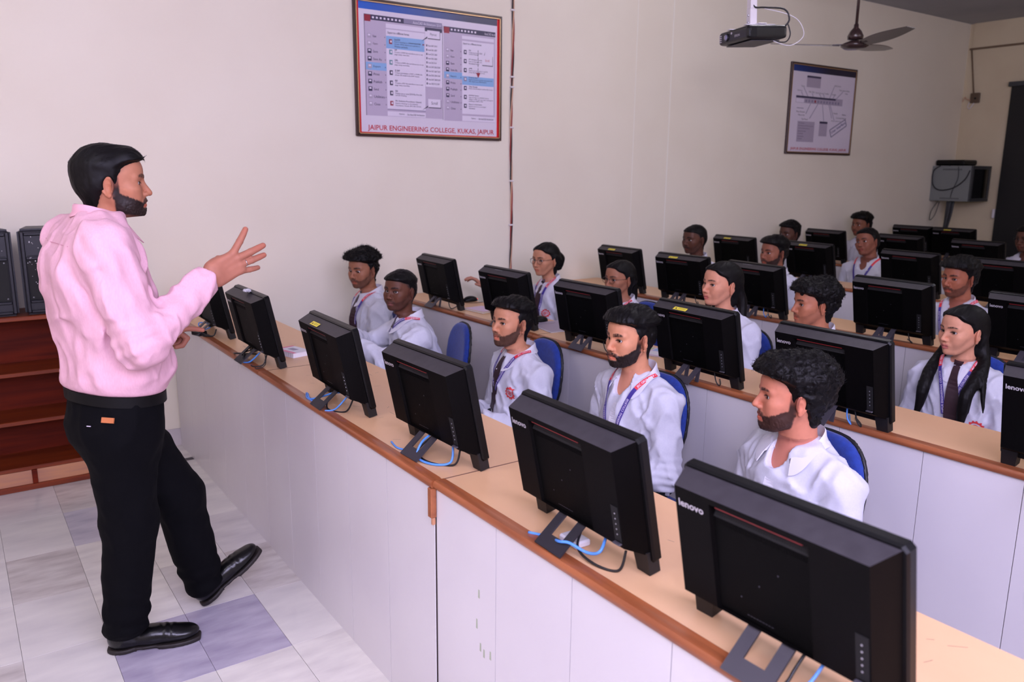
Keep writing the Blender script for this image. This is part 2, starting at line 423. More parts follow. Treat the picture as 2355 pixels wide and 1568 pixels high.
for a, b in [((.20,.26),(.27,.355)), ((.17,.31),(.20,.355)), ((.33,.315),(.35,.355)), ((.44,.315),(.47,.355)), ((.5,.315),(.52,.355)), ((.66,.22),(.6,.355)), ((.80,.27),(.7,.36)), ((.68,.31),(.65,.358)), ((.26,.55),(.32,.432)), ((.32,.6),(.43,.432)), ((.5,.432),(.54,.62)), ((.6,.432),(.66,.58)), ((.12,.49),(.22,.49)), ((.62,.432),(.70,.6))]: seg(a, b)
st = [(.674,.794), (.905,.653), (.877,.581), (.644,.715)]
for i in range(4): seg(st[i], st[(i+1)%4], .006)
A.build('printed_artwork', [MP[k] for k in K], root, fix=False)
B = MB(); rect(B, e, .016, .984, .02, .093); B.build('blue_band', band_mat('band_far', (18,50,120), (26,22,52), .05, .6), root, fix=False)
B = MB(); rect(B, e, .016, .984, .972, .981); B.build('blue_rule', pmat('print_navy', srgb(50,44,120), .35), root, fix=False)
T = MB(); fit_text(T, 'JAIPUR ENGINEERING COLLEGE, KUKAS, JAIPUR', Pm(2*e), .072, .934, .925, .962, 0, .012); T.build('lettering', [MP['txtred']], root, fix=False); T = MB()
for s, u, v in [('Tools',.16,.24),('Options',.11,.29),('File Tab',.28,.295),('Quick Access Toolbar',.38,.30),('InfoCenter',.66,.20),('Title Search Box',.74,.245),('Help',.84,.28),('Search',.63,.30),('Menu Browser',.12,.52),('Menu List',.15,.555),('Tab Panel',.20,.60),('Panels',.68,.51),('Ribbon',.82,.52),('Command Buttons',.73,.56),('Drop Down List',.66,.60)]:
    fit_text(T, s, Pm(2*e), u, u+.0105*len(s), v, v+.018, 1)
for q, s in enumerate(['Workspace','Drafting and Annotation','3D Modeling Basics','Save Current','Settings','Customize','Display']): fit_text(T, s, Pm(3*e), .165, .165+.0095*len(s), .648+.029*q, .662+.029*q, 1)
ca, sa = (.905-.674), (.653-.794)
V, F = text_data('User Interface', 1.0, .01); mx = max(v[0] for v in V)
T.add([Pm(3*e)(.677+ca*.9*v[0]/mx-.012*v[1]*2, .755+sa*.9*v[0]/mx-.035*v[1]) for v in V], F, 2)
T.build('small_print', [MP['txtred'], MP['text'], pmat('print_navy', srgb(50,44,120), .35)], root, fix=False)['kind'] = 'stuff'

# ------------------------------------------------------------------ twisted cable down the wall
root = empty('wall_cable', (3.45, WY, .95), 0, 'twisted red and black cable running down the cream wall with white clips', 'cable')
M_cr = pmat('cable_red', srgb(150, 40, 34), .5); M_cb = pmat('cable_black', srgb(28, 22, 22), .5); M_ct = pmat('cable_tan', srgb(206, 160, 130), .5); M_clip = pmat('clip_white', srgb(232, 226, 228), .4)
for k, (m, ph, nm) in enumerate(((M_cr, 0, 'red_wire'), (M_cb, 2.1, 'black_wire'), (M_ct, 4.2, 'tan_wire'))):
    pts = [(.006*math.sin(2*PI*s/1.3)+.0055*math.cos(ph+s*11), -.010+.0045*math.sin(ph+s*11), s-.0) for s in np.linspace(-.12, CZ-.95, 130)]
    MB().tube(pts, .0048, 6).build(nm, m, root, smooth=True)
for z in (.62, 1.28, 1.35, 1.0, .3, 1.8):
    MB().box((-.016, -.02, z-.006), (.016, -.0005, z+.006), bev=.003).build('clip', M_clip, root)

# ------------------------------------------------------------------ wooden shelf unit with two loudspeakers
M_wood = pmat('shelf_wood', srgb(132, 54, 16), .45, noise=(3, (.7, 6, 14), 5), col2=srgb(106, 38, 9))
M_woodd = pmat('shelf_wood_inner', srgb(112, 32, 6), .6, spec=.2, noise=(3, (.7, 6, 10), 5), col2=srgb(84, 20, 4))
M_ply = pmat('pale_laminate', srgb(206, 146, 104), .45, noise=(4, (1, 8, 8), 4), col2=srgb(182, 130, 106))
SX0, SX1, SY0, SY1 = -.95, .515, 4.64, 4.93
root = empty('shelf_unit', (SX0, SY0, 0), 0, 'low brown wooden shelf unit against the wall behind the teacher', 'shelf')
w = SX1-SX0; d = SY1-SY0
for x in (0, w-.022): MB().box((x, 0, 0), (x+.022, d, .885), bev=.002).build('side_panel', M_wood, root)
MB().box((.022, d-.012, .12), (w-.022, d, .885)).build('back_panel', M_woodd, root)
for z in (.35, .602): MB().box((.023, .004, z), (w-.023, d-.013, z+.02), bev=.002).build('shelf_board', M_wood, root)
MB().box((-.01, -.012, .886), (w+.01, d, .908), bev=.003).build('top_board', M_wood, root)
MB().box((.023, .002, .105), (w-.023, d-.013, .125), bev=.002).build('bottom_board', M_wood, root)
MB().box((.0, -.008, .001), (w, .012, .03), bev=.002).build('plinth_rail', M_wood, root)
x = .0
for x0, x1 in ((.03, .40), (.425, .80), (.825, 1.18), (1.205, w-.024)):
    MB().box((x0, .004, .031), (x1, .012, .104)).build('plinth_panel', M_ply, root)
for x in (.4125, .8125, 1.1925): MB().box((x-.012, -.004, .031), (x+.012, .011, .104), bev=.001).build('plinth_stile', M_woodd, root)
M_spk = pmat('speaker_plastic', srgb(22, 22, 30), .42, bump=(300, .15)); M_gril = pmat('speaker_grille', srgb(12, 12, 13), .7, bump=(600, .3)); M_screw = pmat('screw_dull', srgb(120, 120, 124), .35, metal=.8)
def speaker(x, label):
    r = empty('loudspeaker', (x, 4.66, .9082), 0, label, 'loudspeaker', 'black loudspeakers on the shelf unit')
    W, D, Z = .30, .245, .43
    mb = MB(); mb.prism([(0, 0), (W, 0), (W-.05, D), (.05, D)], 2, 0, Z); cab = mb.build('cabinet', M_spk, r)
    bm = bmesh.new(); bm.from_mesh(cab.data); bmesh.ops.bevel(bm, geom=bm.edges[:], offset=.014, segments=3, affect='EDGES'); bm.to_mesh(cab.data); bm.free()
    f = MB()
    for (a, b, c, dd) in ((.012,.0,.03,Z), (.27,.0,.288,Z)): f.box((a, -.012, .012), (c, .004, Z-.012), bev=.004)
    for z in (.018, .068, .285, .405): f.box((.03, -.011, z-.007), (.27, .004, z+.007), bev=.003)
    f.build('front_frame', M_spk, r)
    MB().box((.032, -.003, .076), (.268, .004, .278), bev=.001).build('woofer_grille', M_gril, r)
    h = MB(); nx = 9
    P = []
    for i in range(nx):
        a = i/(nx-1); P.append([(.035+.23*a, -.002+.02*math.sin(PI*a)*0-.0, .296), (.055+.19*a, .02, .32), (.055+.19*a, .02, .372), (.035+.23*a, -.002, .397)])
    h.grid(P); h.build('tweeter_horn', M_gril, r)
    s = MB()
    for px, pz in ((.045, .088), (.255, .088), (.045, .266), (.255, .266)): s.lathe([(.0045, 0), (.004, .002), (.001, .003)], 8, 0, Matrix.Translation((px, -.003, pz)) @ Matrix.Rotation(PI/2, 4, 'X'))
    s.build('grille_screw', M_screw, r)
    p = MB(); rs = random.Random(int(x*1000))
    for q in range(34):
        px, pz = rs.uniform(.035, .12 if q % 3 else .26), rs.uniform(.09, .40); a = rs.uniform(.0008, .002)
        p.box((px-a, -.0148 if pz > .28 else -.0045, pz-a), (px+a, -.0030, pz+a*rs.uniform(1, 2)))
    p.build('paint_flecks', M_clip, r)
    return r
speaker(-.035, 'black loudspeaker at the left edge, second one on the shelf')
speaker(.285, 'paint-flecked black loudspeaker on the shelf right behind the teacher')
# ------------------------------------------------------------------ desks
M_lam = pmat('white_laminate', srgb(225, 221, 221), .32, noise=(1.6, (1, 1, .7), 5), col2=srgb(218, 213, 214))
M_top = pmat('desk_top_laminate', srgb(232, 186, 142), .38, noise=(2.2, (1, .35, 1), 6), col2=srgb(222, 174, 130), bump=(40, .01))
M_trim = pmat('teak_trim', srgb(170, 100, 60), .36, noise=(5, (6, .5, 6), 5), col2=srgb(136, 74, 42), coat=.2)
M_trimd = pmat('teak_dark', srgb(120, 60, 30), .4, noise=(5, (6, 1, 6), 5), col2=srgb(96, 46, 24))
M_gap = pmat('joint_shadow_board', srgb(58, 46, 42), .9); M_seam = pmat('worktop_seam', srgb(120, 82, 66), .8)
M_scuff = pmat('pencil_mark', srgb(96, 80, 84), .7); M_green = pmat('paint_smear', srgb(176, 186, 160), .6); M_stain = pmat('glue_stain', srgb(186, 172, 180), .6)
DZ = .80
ROWX = [1.015, 2.455, 3.94, 5.48, 6.95, 8.40]
DEPTH = [.47, .37, .37, .37, .37, .37]
TRIMY = [4.935, 3.32, 1.835, .345, -1.14]
TOPY = TRIMY
ROWN = ['front', 'second', 'third', 'fourth', 'fifth', 'last']
POSN = ['against the poster wall', 'in the middle of the row', 'at the right of the frame', 'at the far right end']
def trim_profile(): return [(0, -.004), (-.008, -.003), (-.012, .003), (-.012, .012), (-.007, .0185), (.002, .020), (.010, .0185), (.014, .0185), (.024, .020), (.027, .016), (.027, .0), (.006, -.003)]
def desk(row, u):
    x = ROWX[row]; dp = DEPTH[row]; y1, y0 = TRIMY[u], TRIMY[u+1]; t1, t0 = TOPY[u], TOPY[u+1]
    off = .0 if u < 2 else .006                                       # alternate units stand a little further back
    r = empty('computer_desk', (x+off, y0, 0), 0, '%s row computer desk %s, white panels and teak edge' % (ROWN[row], POSN[u]), 'desk', 'computer desks in rows')
    x0 = .016
    MB().box((x0+.0275, t0-y0+.0015, DZ-.022), (dp-off, t1-y0-.0015, DZ), bev=.0006).build('worktop', M_top, r)
    MB().box((x0+.0275, t0-y0-.0012, DZ-.0195), (dp-off-.001, t0-y0+.0030, DZ+.0003)).build('seam_strip', M_seam, r)
    pts = trim_profile()
    V = []; n = len(pts); L = y1-y0
    ys = [0.001, .012, L-.012, L-.001]
    for k, yy in enumerate(ys):
        sh = .003 if k in (0, 3) else 0
        for a, b in pts: V.append((x0+a*(1-sh*20), yy, DZ-.016+b*(1-sh*15)))
    F = [tuple(range(n)), tuple(reversed(range(3*n, 4*n)))]
    for k in range(3):
        for i in range(n): F.append((k*n+i, k*n+(i+1) % n, (k+1)*n+(i+1) % n, (k+1)*n+i))
    MB().add(V, F).build('edge_trim', M_trim, r, angle=40)
    np_ = 5; pw = (y1-y0)/np_
    for k in range(np_):
        MB().box((x0, k*pw+.0011, .0), (x0+.0022, (k+1)*pw-.0011, DZ-.021)).build('front_panel', M_lam, r)
    MB().box((x0+.0024, .002, .002), (x0+.022, y1-y0-.002, DZ-.0225)).build('backing_board', M_gap, r)
    for yy in (.006, y1-y0-.026): MB().box((x0+.0225, yy, 0), (dp-.04-off, yy+.02, DZ-.0225)).build('side_panel', M_lam, r)
    MB().box((x0+.0225, .027, .25), (x0+.24, y1-y0-.027, .268)).build('cable_shelf', M_lam, r)
    if u < 3:           # short teak end post where this unit meets the next
        if not (row == 0 and u == 0):
            pl = .085 if row == 0 else .105
            MB().box((x0-.013, -.004, DZ-.022-pl), (x0+.005, .0165, DZ-.020), bev=.002).build('end_post', M_trim, r)
            MB().box((x0-.006, .001, DZ-.045-pl), (x0+.004, .010, DZ-.0225-pl), bev=.001).build('post_peg', M_ply, r)
    m = MB(); rs = random.Random(row*10+u)
    if row == 0:
        for q in range(22):
            px, py = rs.uniform(.08, dp-.05), rs.uniform(.05, y1-y0-.1); a = rs.uniform(0, PI); l = rs.uniform(.006, .022)
            M = Matrix.Translation((px, py, DZ+.0002)) @ Matrix.Rotation(a, 4, 'Z')
            m.add([M @ Vector(v) for v in ((-l,-.0007,0),(l,-.0005,0),(l,.0006,0),(-l,.0004,0))], [(0,1,2,3)])
        m.build('scratch_marks', M_scuff, r, fix=False)
        if u == 2:
            g = MB()
            for yy, zz, hh in ((.10+1.17, .56, .012), (1.28, .47, .014), (1.262, .41, .012), (1.245, .40, .012), (1.215, .41, .012)):
                yb = yy; g.add([(x0-.0004, yb-.004, zz-hh), (x0-.0004, yb+.004, zz-hh), (x0-.0004, yb+.003, zz+hh), (x0-.0004, yb-.003, zz+hh)], [(3,2,1,0)])
            g.build('paint_smear', M_green, r, fix=False)
            s = MB()
            for q in range(26):
                yb = .60-.016*q+rs.uniform(-.004,.004); zz = .655-.0022*q+rs.uniform(-.02, .012); a = rs.uniform(.004, .013); bq = rs.uniform(.003, .010)
                s.add([(x0-.0004-.00001*q, yb+a*math.cos(t), zz+bq*math.sin(t)) for t in np.linspace(0, 2*PI, 7)[:-1]], [(0,1,2,3,4,5)])
            s.build('glue_stain', M_stain, r, fix=False)
    return r
for row in range(6):
    for u in range(4 if row < 2 else 3):
        if u == 3 and row > 1: continue
        desk(row, u)

# ------------------------------------------------------------------ all-in-one computers
M_bz = pmat('monitor_plastic', srgb(12, 12, 13), .36, spec=.2, bump=(500, .05)); M_bk = pmat('monitor_back', srgb(7, 6, 6), .5, spec=.07, bump=(420, .08)); M_littop = pmat('monitor_lit_top', srgb(57, 54, 57), .5, spec=.25, noise=(30, (1, 1, 1), 4), col2=srgb(50, 47, 50))  # housing tops get a paler grey: light from above painted into the colour
M_pan = pmat('monitor_panel', srgb(4, 4, 4), .5, spec=.06, bump=(420, .1)); M_slot = pmat('monitor_slot', srgb(5, 5, 6), .8)
M_redl = pmat('red_strip', srgb(150, 36, 40), .4); M_logo = pmat('silver_print', srgb(205, 200, 206), .35, metal=.3)
M_glass = pmat('screen_glass', srgb(14, 14, 18), .12); M_stand = pmat('stand_grey', srgb(62, 59, 66), .45)
M_jack = pmat('jack_metal', srgb(190, 190, 196), .3, metal=.8); M_foot = pmat('rubber_black', srgb(16, 15, 16), .6)
M_blue = pmat('ethernet_blue', srgb(86, 150, 232), .4); M_blk = pmat('cord_black', srgb(20, 19, 22), .45); M_wht = pmat('cord_white', srgb(224, 220, 224), .45)
M_yel = pmat('yellow_sticker', srgb(240, 222, 70), .5); M_ink = pmat('sticker_ink', srgb(40, 36, 24), .6); M_paper = pmat('paper_white', srgb(236, 234, 240), .6)
LEAN = math.atan(.066/.317)
ML = Matrix.Rotation(-LEAN, 4, 'Y')           # the top leans towards the teacher (-x)
def lean(mb, dz=.008):
    T = Matrix.Translation((.0, 0, dz)) @ ML
    mb.v = [tuple(T @ Vector(v)) for v in mb.v]; return mb
def loft(mb, A, B, mi=0):
    n = len(A); mb.add(list(A)+list(B), [tuple(reversed(range(n))), tuple(range(n, 2*n))]+[(i, (i+1) % n, n+(i+1) % n, n+i) for i in range(n)], mi)
MW, MH = .430, .316
def make_monitor():
    r = empty('all_in_one_computer')
    h = MW/2
    def rrect(x, hy, z0, z1, c): return [(x, -hy+c, z0), (x, hy-c, z0), (x, hy, z0+c), (x, hy, z1-c), (x, hy-c, z1), (x, -hy+c, z1), (x, -hy, z1-c), (x, -hy, z0+c)]
    mb = MB(); loft(mb, rrect(.0, h, .022, MH, .008), rrect(.017, h, .022, MH, .008)); loft(mb, rrect(-.005, h-.003, .026, MH-.003, .008), rrect(.0, h, .022, MH, .008)); lean(mb).build('bezel', M_bz, r, angle=30)
    mb = MB(); mb.add([(.0174, -h+.022, .05), (.0174, h-.022, .05), (.0174, h-.022, MH-.02), (.0174, -h+.022, MH-.02)], [(0,1,2,3)]); lean(mb).build('screen', M_glass, r, fix=False)
    # rear housing: four pieces around the sunken centre panel
    yb0, yb1, zb0, zb1 = -.186, .190, .074, .300         # back face
    c0, c1 = -.085, .112                                  # centre channel (y)
    F = [(-.0055, -h+.010, .040), (-.0055, h-.010, .040), (-.0055, h-.008, MH-.006), (-.0055, -h+.008, MH-.006)]
    X = -.056
    B = [(X, yb0, zb0), (X, yb1, zb0), (X, yb1, zb1), (X, yb0, zb1)]
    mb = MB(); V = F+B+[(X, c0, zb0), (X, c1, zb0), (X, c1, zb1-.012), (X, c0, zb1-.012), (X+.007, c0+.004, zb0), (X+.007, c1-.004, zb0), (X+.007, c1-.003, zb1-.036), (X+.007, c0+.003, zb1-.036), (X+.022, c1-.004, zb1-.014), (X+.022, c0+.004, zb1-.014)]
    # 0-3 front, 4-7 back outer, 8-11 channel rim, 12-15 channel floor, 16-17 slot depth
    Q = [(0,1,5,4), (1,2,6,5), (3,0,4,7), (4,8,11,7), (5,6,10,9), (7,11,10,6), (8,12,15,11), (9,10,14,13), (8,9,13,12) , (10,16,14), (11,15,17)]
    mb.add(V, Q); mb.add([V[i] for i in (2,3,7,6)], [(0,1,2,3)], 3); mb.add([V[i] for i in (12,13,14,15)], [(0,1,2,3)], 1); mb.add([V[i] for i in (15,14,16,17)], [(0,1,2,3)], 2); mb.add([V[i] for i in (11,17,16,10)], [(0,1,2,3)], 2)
    hs = lean(mb).build('rear_housing', [M_bk, M_pan, M_slot, M_littop], r)
    mb = MB(); mb.box((X+.002, c0+.012, zb1-.0155), (X+.016, c1-.012, zb1-.0135)); lean(mb).build('red_strip', M_redl, hs)
    mb = MB()
    for i in range(36):
        for j in range(4):
            y = c0+.010+i*(c1-c0-.02)/35; z = zb1-.032-.005*j; x = X+.0066-(zb1-.036-z)*0
            if j == 0: x = X+.0105
            mb.box((x-.0006, y-.0011, z-.0012), (x+.0004, y+.0011, z+.0012))
    lean(mb).build('vent_grille', M_bk, hs)
    V, Fc = text_data('lenovo', 1.0, .02); mxx = max(v[0] for v in V); s = .058/mxx
    mb = MB(); mb.add([(X-.0006, .183-v[0]*s, .262+v[1]*s*.95) for v in V], Fc); lean(mb).build('lettering', M_logo, hs, fix=False)
    mb = MB()
    for i in range(9): mb.box((X-.0004+.0072, .045-i*.0062, .087), (X+.0070, .0495-i*.0062, .0882))
    for y, z in ((.02, .16), (-.02, .20), (.06, .12)): mb.box((X+.0064, y-.0012, z-.0012), (X+.0072, y+.0012, z+.0012))
    lean(mb).build('rating_print', M_stand, hs)
    # port bay low on the right-hand side of the back
    mb = MB(); yq = -.172
    mb.box((X-.0012, yq-.011, .088), (X-.0003, yq+.011, .172)); lean(mb).build('port_bay', M_slot, hs)
    mb = MB()
    for k in range(5):
        T = Matrix.Translation((X-.0014, yq, .105+.0125*k)) @ Matrix.Rotation(-PI/2, 4, 'Y'); mb.lathe([(.0019, 0), (.0018, .0010), (.0008, .0012)], 8, 0, T)
    lean(mb).build('jack', M_jack, hs)
    mb = MB(); mb.box((X-.010, yq-.012, .082), (X-.0005, yq+.012, .0868), bev=.002); lean(mb).build('cable_lip', M_stand, hs)
    # feet under the two front corners
    for sy in (-1, 1):
        mb = MB(); mb.prism([(sy*.207, .050), (sy*.160, .050), (sy*.168, -.004), (sy*.207, -.006)][::sy], 0, -.014, .0165); lean(mb)
        mb.v = [(v[0], v[1], max(v[2], .0004)) for v in mb.v]; mb.build('foot', M_foot, r)
    return r
def make_stand(reach, half=.048):
    st = MB()
    a = Vector((-.052, 0, .070)); b = Vector((-.052-reach, 0, .0042)); d = (b-a).normalized(); nrm = Vector((d.z, 0, -d.x))
    if nrm.z < 0: nrm = -nrm
    th = .0042
    def plate(y0, y1, t0, t1):
        P0, P1 = a.lerp(b, t0), a.lerp(b, t1); V = []
        for P in (P0, P1):
            for y in (y0, y1):
                V += [(P.x, y, P.z), (P.x+nrm.x*th, y, P.z+nrm.z*th)]
        st.add(V, [(0,2,3,1), (4,5,7,6), (0,4,6,2), (1,3,7,5), (0,1,5,4), (2,6,7,3)])
    if reach < .05:
        plate(-.040, -.022, -.1, 1.0); plate(.022, .040, -.1, 1.0); plate(-.0221, .0221, -.1, .02); return st
    plate(-half, -half+.026, 0, .66); plate(half-.026, half, 0, .66); plate(-half, half, .66, 1.0); plate(-half-.004, half+.004, -.08, 0)
    return st
proto_mon = make_monitor()
for o in [proto_mon]+list(proto_mon.children_recursive): pass
def bez(P, n=24):
    """Catmull-Rom through the points"""
    P = [Vector(p) for p in P]; Q = [P[0]]+P+[P[-1]]; out = []
    for i in range(1, len(Q)-2):
        for t in np.linspace(0, 1, max(3, n//(len(P)-1)), endpoint=False):
            a, b, c, d = Q[i-1], Q[i], Q[i+1], Q[i+2]
            out.append(.5*((2*b)+(c-a)*t+(2*a-5*b+4*c-d)*t*t+(3*b-a-3*c+d)*t**3))
    out.append(P[-1]); return out
stands = {}
def monitor(row, yR, x=None, yaw=0.0, label='', stick=None, stand=None, cables=0):
    """yR: y of the corner nearer the camera"""
    global first_mon
    r = proto_mon if not monitor.n else copy_tree(proto_mon)
    monitor.n += 1
    r.location = (x, yR+MW/2*math.cos(yaw), DZ+.0003); r.rotation_euler = (0, 0, yaw)
    tag(r, label, 'computer', 'black all-in-one computers on the desks')
    reach = .080 if row == 0 else .012
    if reach not in stands:
        o = make_stand(reach).build('stand', M_stand, r); stands[reach] = o.data
    else:
        link(bpy.data.objects.new('stand', stands[reach]), r)
    cx = -.02; rs = random.Random(monitor.n*17)
    if stick:
        for k, col_ in enumerate(stick):
            mb = MB(); X0 = -.042 if col_ == 'y' else -.022; yy = .045 - .05*k if len(stick) == 1 else .03+.012*k
            # lies on the sloping top of the housing
            mb.add([(X0-.0085, yy-.036, .3031), (X0-.0085, yy+.036, .3031), (X0+.0085, yy+.036, .3085), (X0+.0085, yy-.036, .3085)], [(3,2,1,0)])
            lean(mb).build('sticker', M_yel if col_ == 'y' else M_paper, r, fix=False)
            if col_ == 'y':
                mb = MB(); mb.add([(X0-.004, yy+.028, .3050), (X0-.004, yy+.016, .3050), (X0+.005, yy+.022, .3079)], [(0,1,2)])
                for q in range(2): mb.add([(X0-.003+.005*q, yy+.010, .3053+.0016*q), (X0-.003+.005*q, yy-.030, .3053+.0016*q), (X0-.0018+.005*q, yy-.030, .3057+.0016*q), (X0-.0018+.005*q, yy+.010, .3057+.0016*q)], [(0,1,2,3)])
                lean(mb).build('warning_print', M_ink, r, fix=False)
    if cables == 0:      # a simple pair behind the stand
        MB().tube(bez([(-.040, -.10, .055), (-.038, -.11, .02), (-.030, -.12, .004), (.0, -.10, .004), (.05, -.05, .004)]), .0028, 6).build('power_cable', M_blk, r, smooth=True)
        if rs.random() < .7: MB().tube(bez([(-.040, -.07, .06), (-.042, -.075, .025), (-.034, -.085, .004), (.0, -.06, .004), (.06, -.02, .004)]), .0028, 6).build('network_cable', M_blue, r, smooth=True)
    return r
monitor.n = 0
def mcable(r, name, pts, mat, rad=.0030):
    pts = [(max(p[0], -.106+.012*math.sin(40*p[1])), p[1], max(p[2], rad+.0004)) for p in pts]
    return MB().tube(bez(pts, 40), rad, 7).build(name, mat, r, smooth=True)

m1a = monitor(0, 4.03, 1.125, 0, 'front row computer nearest the poster wall, half hidden by the raised hand', cables=1)
m1b = monitor(0, 3.30, 1.125, 0, 'front row computer with a crumpled tissue on top', cables=1)
m1c = monitor(0, 2.455, 1.15, -.03, 'front row computer with a yellow sticker on its top edge', stick='y', cables=1)
m1d = monitor(0, 1.815, 1.185, .02, 'front row computer with a looped blue cable, before the student with fade haircut', cables=1)
m1e = monitor(0, 1.105, 1.165, -.03, 'front row computer second nearest the camera, in front of the moustached student', cables=1)
m1f = monitor(0, .545, 1.145, .015, 'largest computer in the foreground, nearest the camera', cables=1)
monitor(1, 4.14, 2.55, -.04, 'second row computer nearest the poster wall beside the hand on a mouse')
monitor(1, 3.39, 2.545, 0, 'second row computer with a white sticker, left of the girl in glasses', stick='w')
monitor(1, 2.70, 2.545, .02, 'second row computer between the two girls in glasses')
monitor(1, 1.985, 2.515, -.03, 'second row computer with a yellow sticker behind the moustached student', stick='y')
monitor(1, 1.36, 2.50, 0, 'second row computer behind the curly-haired student in the foreground')
monitor(1, .60, 2.515, 0, 'second row computer cut off by the right edge of the picture')
monitor(2, 4.055, 4.0, -.04, 'third row computer nearest the wall, with a yellow sticker', stick='y', stand=.05)
monitor(2, 3.45, 3.99, .05, 'third row computer with a yellow sticker left of the long-haired girl', stick='y', stand=.05)
monitor(2, 2.86, 3.985, -.07, 'third row computer with a white sticker right of the long-haired girl', stick='w', stand=.05)
monitor(2, 2.01, 3.995, -.02, 'third row computer left of the young man with swept dark hair', stand=.05)
monitor(2, 1.33, 4.0, 0, 'third row computer at the right edge behind the long-haired girl in a tie', stand=.05)
monitor(3, 4.33, 5.56, 0, 'fourth row computer with yellow sticker right of the moustached man', stick='y', stand=.05)
monitor(3, 3.60, 5.57, -.06, 'fourth row computer with yellow and white stickers', stick='yw', stand=.05)
monitor(3, 2.80, 5.58, -.05, 'fourth row computer right of the student with the slim lanyard', stand=.05)
monitor(3, 2.17, 5.55, -.02, 'fourth row computer at the right edge behind the swept-haired young man', stand=.05)
monitor(4, 4.43, 7.0, -.05, 'fifth row computer left of the student in the far corner', stand=.05)
monitor(4, 3.68, 7.0, -.04, 'fifth row computer just right of the head-tilting student', stand=.05)
monitor(4, 3.02, 7.0, -.03, 'fifth row computer in front of the black door', stand=.05)
monitor(5, 4.36, 8.42, 0, 'last row computer peeping out behind the far corner student', stand=.05)
monitor(5, 3.93, 8.42, .0, 'last row computer with a yellow sticker below the wall rack', stick='y', stand=.05)

# cables of the front row, each its own curve
mcable(m1f, 'network_cable', [(-.04, -.09, .06), (-.07, -.085, .03), (-.11, -.075, .004), (-.125, -.14, .0035), (-.10, -.26, .0035)], M_blue)
mcable(m1f, 'power_cable', [(-.04, -.055, .06), (-.075, -.05, .02), (-.10, -.06, .0035), (-.09, -.15, .0035), (-.03, -.25, .0035)], M_blk)
mcable(m1e, 'network_cable', [(-.045, -.10, .06), (-.075, -.115, .035), (-.085, -.085, .022), (-.105, -.045, .034), (-.125, -.02, .030), (-.135, .05, .008), (-.133, .10, .0035)], M_blue, .0036)
mcable(m1e, 'power_cable', [(-.045, -.02, .055), (-.085, -.05, .02), (-.085, -.11, .006), (-.06, -.16, .006), (-.045, -.165, .05)], M_blk)
MB().box((-.075, -.03, .001), (-.03, .035, .018), bev=.004).build('power_adapter', M_wht, m1e)
mcable(m1d, 'network_cable', [(-.03, .005, .07), (-.09, -.01, .05), (-.13, -.025, .012), (-.10, -.085, .004), (-.06, -.12, .012), (-.045, -.11, .06)], M_blue, .0036)
mcable(m1d, 'power_cable', [(-.04, .01, .055), (-.10, .0, .02), (-.10, -.06, .004), (-.055, -.13, .006), (-.04, -.14, .05)], M_blk)
mcable(m1d, 'spare_cable', [(-.145, .16, .004), (-.135, .10, .0035), (-.12, .055, .0035)], M_blue)
mcable(m1c, 'network_cable', [(-.133, .20, .002), (-.125, .17, .010), (-.11, .11, .006), (-.085, .04, .03), (-.07, -.01, .05), (-.045, -.05, .06)], M_blue, .0036)
mcable(m1c, 'network_cable', [(-.133, .20, .004), (-.135, .14, .004), (-.14, .09, .0035)], M_blue)
mcable(m1c, 'power_cable', [(-.04, .0, .055), (-.09, -.02, .03), (-.10, -.05, .004), (-.06, -.11, .006), (-.04, -.13, .05)], M_blk)
mcable(m1c, 'network_cable', [(-.05, -.10, .055), (-.085, -.075, .01), (-.135, -.055, .0035)], M_blue)
mcable(m1b, 'power_cable', [(-.01, .12, .004), (-.08, .19, .004), (-.11, .12, .02), (-.10, .06, .03), (-.06, .02, .05)], M_blk)
for k in range(4): mcable(m1b, 'cable_coil', [(-.10, .10-.004*k, .006), (-.125, .03, .02+.004*k), (-.115, -.03, .022+.003*k), (-.09, .0+.01*k, .03), (-.10, .07, .012)], M_blk, .0036)
mcable(m1b, 'network_cable', [(-.05, -.06, .05), (-.09, -.045, .012), (-.135, -.01, .004)], M_blue, .0036)
mcable(m1b, 'power_cable', [(-.04, -.12, .05), (-.06, -.13, .012), (-.10, -.12, .004), (-.13, -.09, .004)], M_blk)
mcable(m1b, 'thin_cable', [(-.045, -.172, .13), (-.062, -.17, .08), (-.065, -.17, .02), (-.10, -.16, .004), (-.13, -.12, .004)], M_blk, .002)
mcable(m1a, 'network_cable', [(-.05, .03, .05), (-.09, .07, .05), (-.12, .05, .03), (-.10, .0, .02), (-.06, -.03, .04)], M_blue, .003)
for k in range(3): mcable(m1a, 'power_cable', [(-.10, .06, .012+.005*k), (-.12, -.01, .016), (-.105, -.07, .006+.005*k), (-.07, -.11, .01), (-.05, -.10, .04)], M_blk, .0034)
MB().box((-.135, -.01, .001), (-.085, .06, .024), bev=.004, M=Matrix.Rotation(.3, 4, 'Z')).build('power_adapter', M_blk, m1a)
# crumpled tissue on the second computer
bm = bmesh.new(); bmesh.ops.create_icosphere(bm, subdivisions=3, radius=.016)
rs = random.Random(4)
for v in bm.verts: v.co *= 1+rs.uniform(-.28, .28); v.co.z *= .45; v.co.y *= 1.5
me = bpy.data.meshes.new('crumpled_tissue'); bm.to_mesh(me); bm.free(); me.materials.append(M_paper)
o = link(bpy.data.objects.new('crumpled_tissue', me)); tag(o, 'small crumpled white tissue lying on top of a front row computer', 'tissue')
o.location = Vector(m1b.location)+(Matrix.Translation((0, 0, .008)) @ ML @ Vector((-.012, -.02, .3235)))
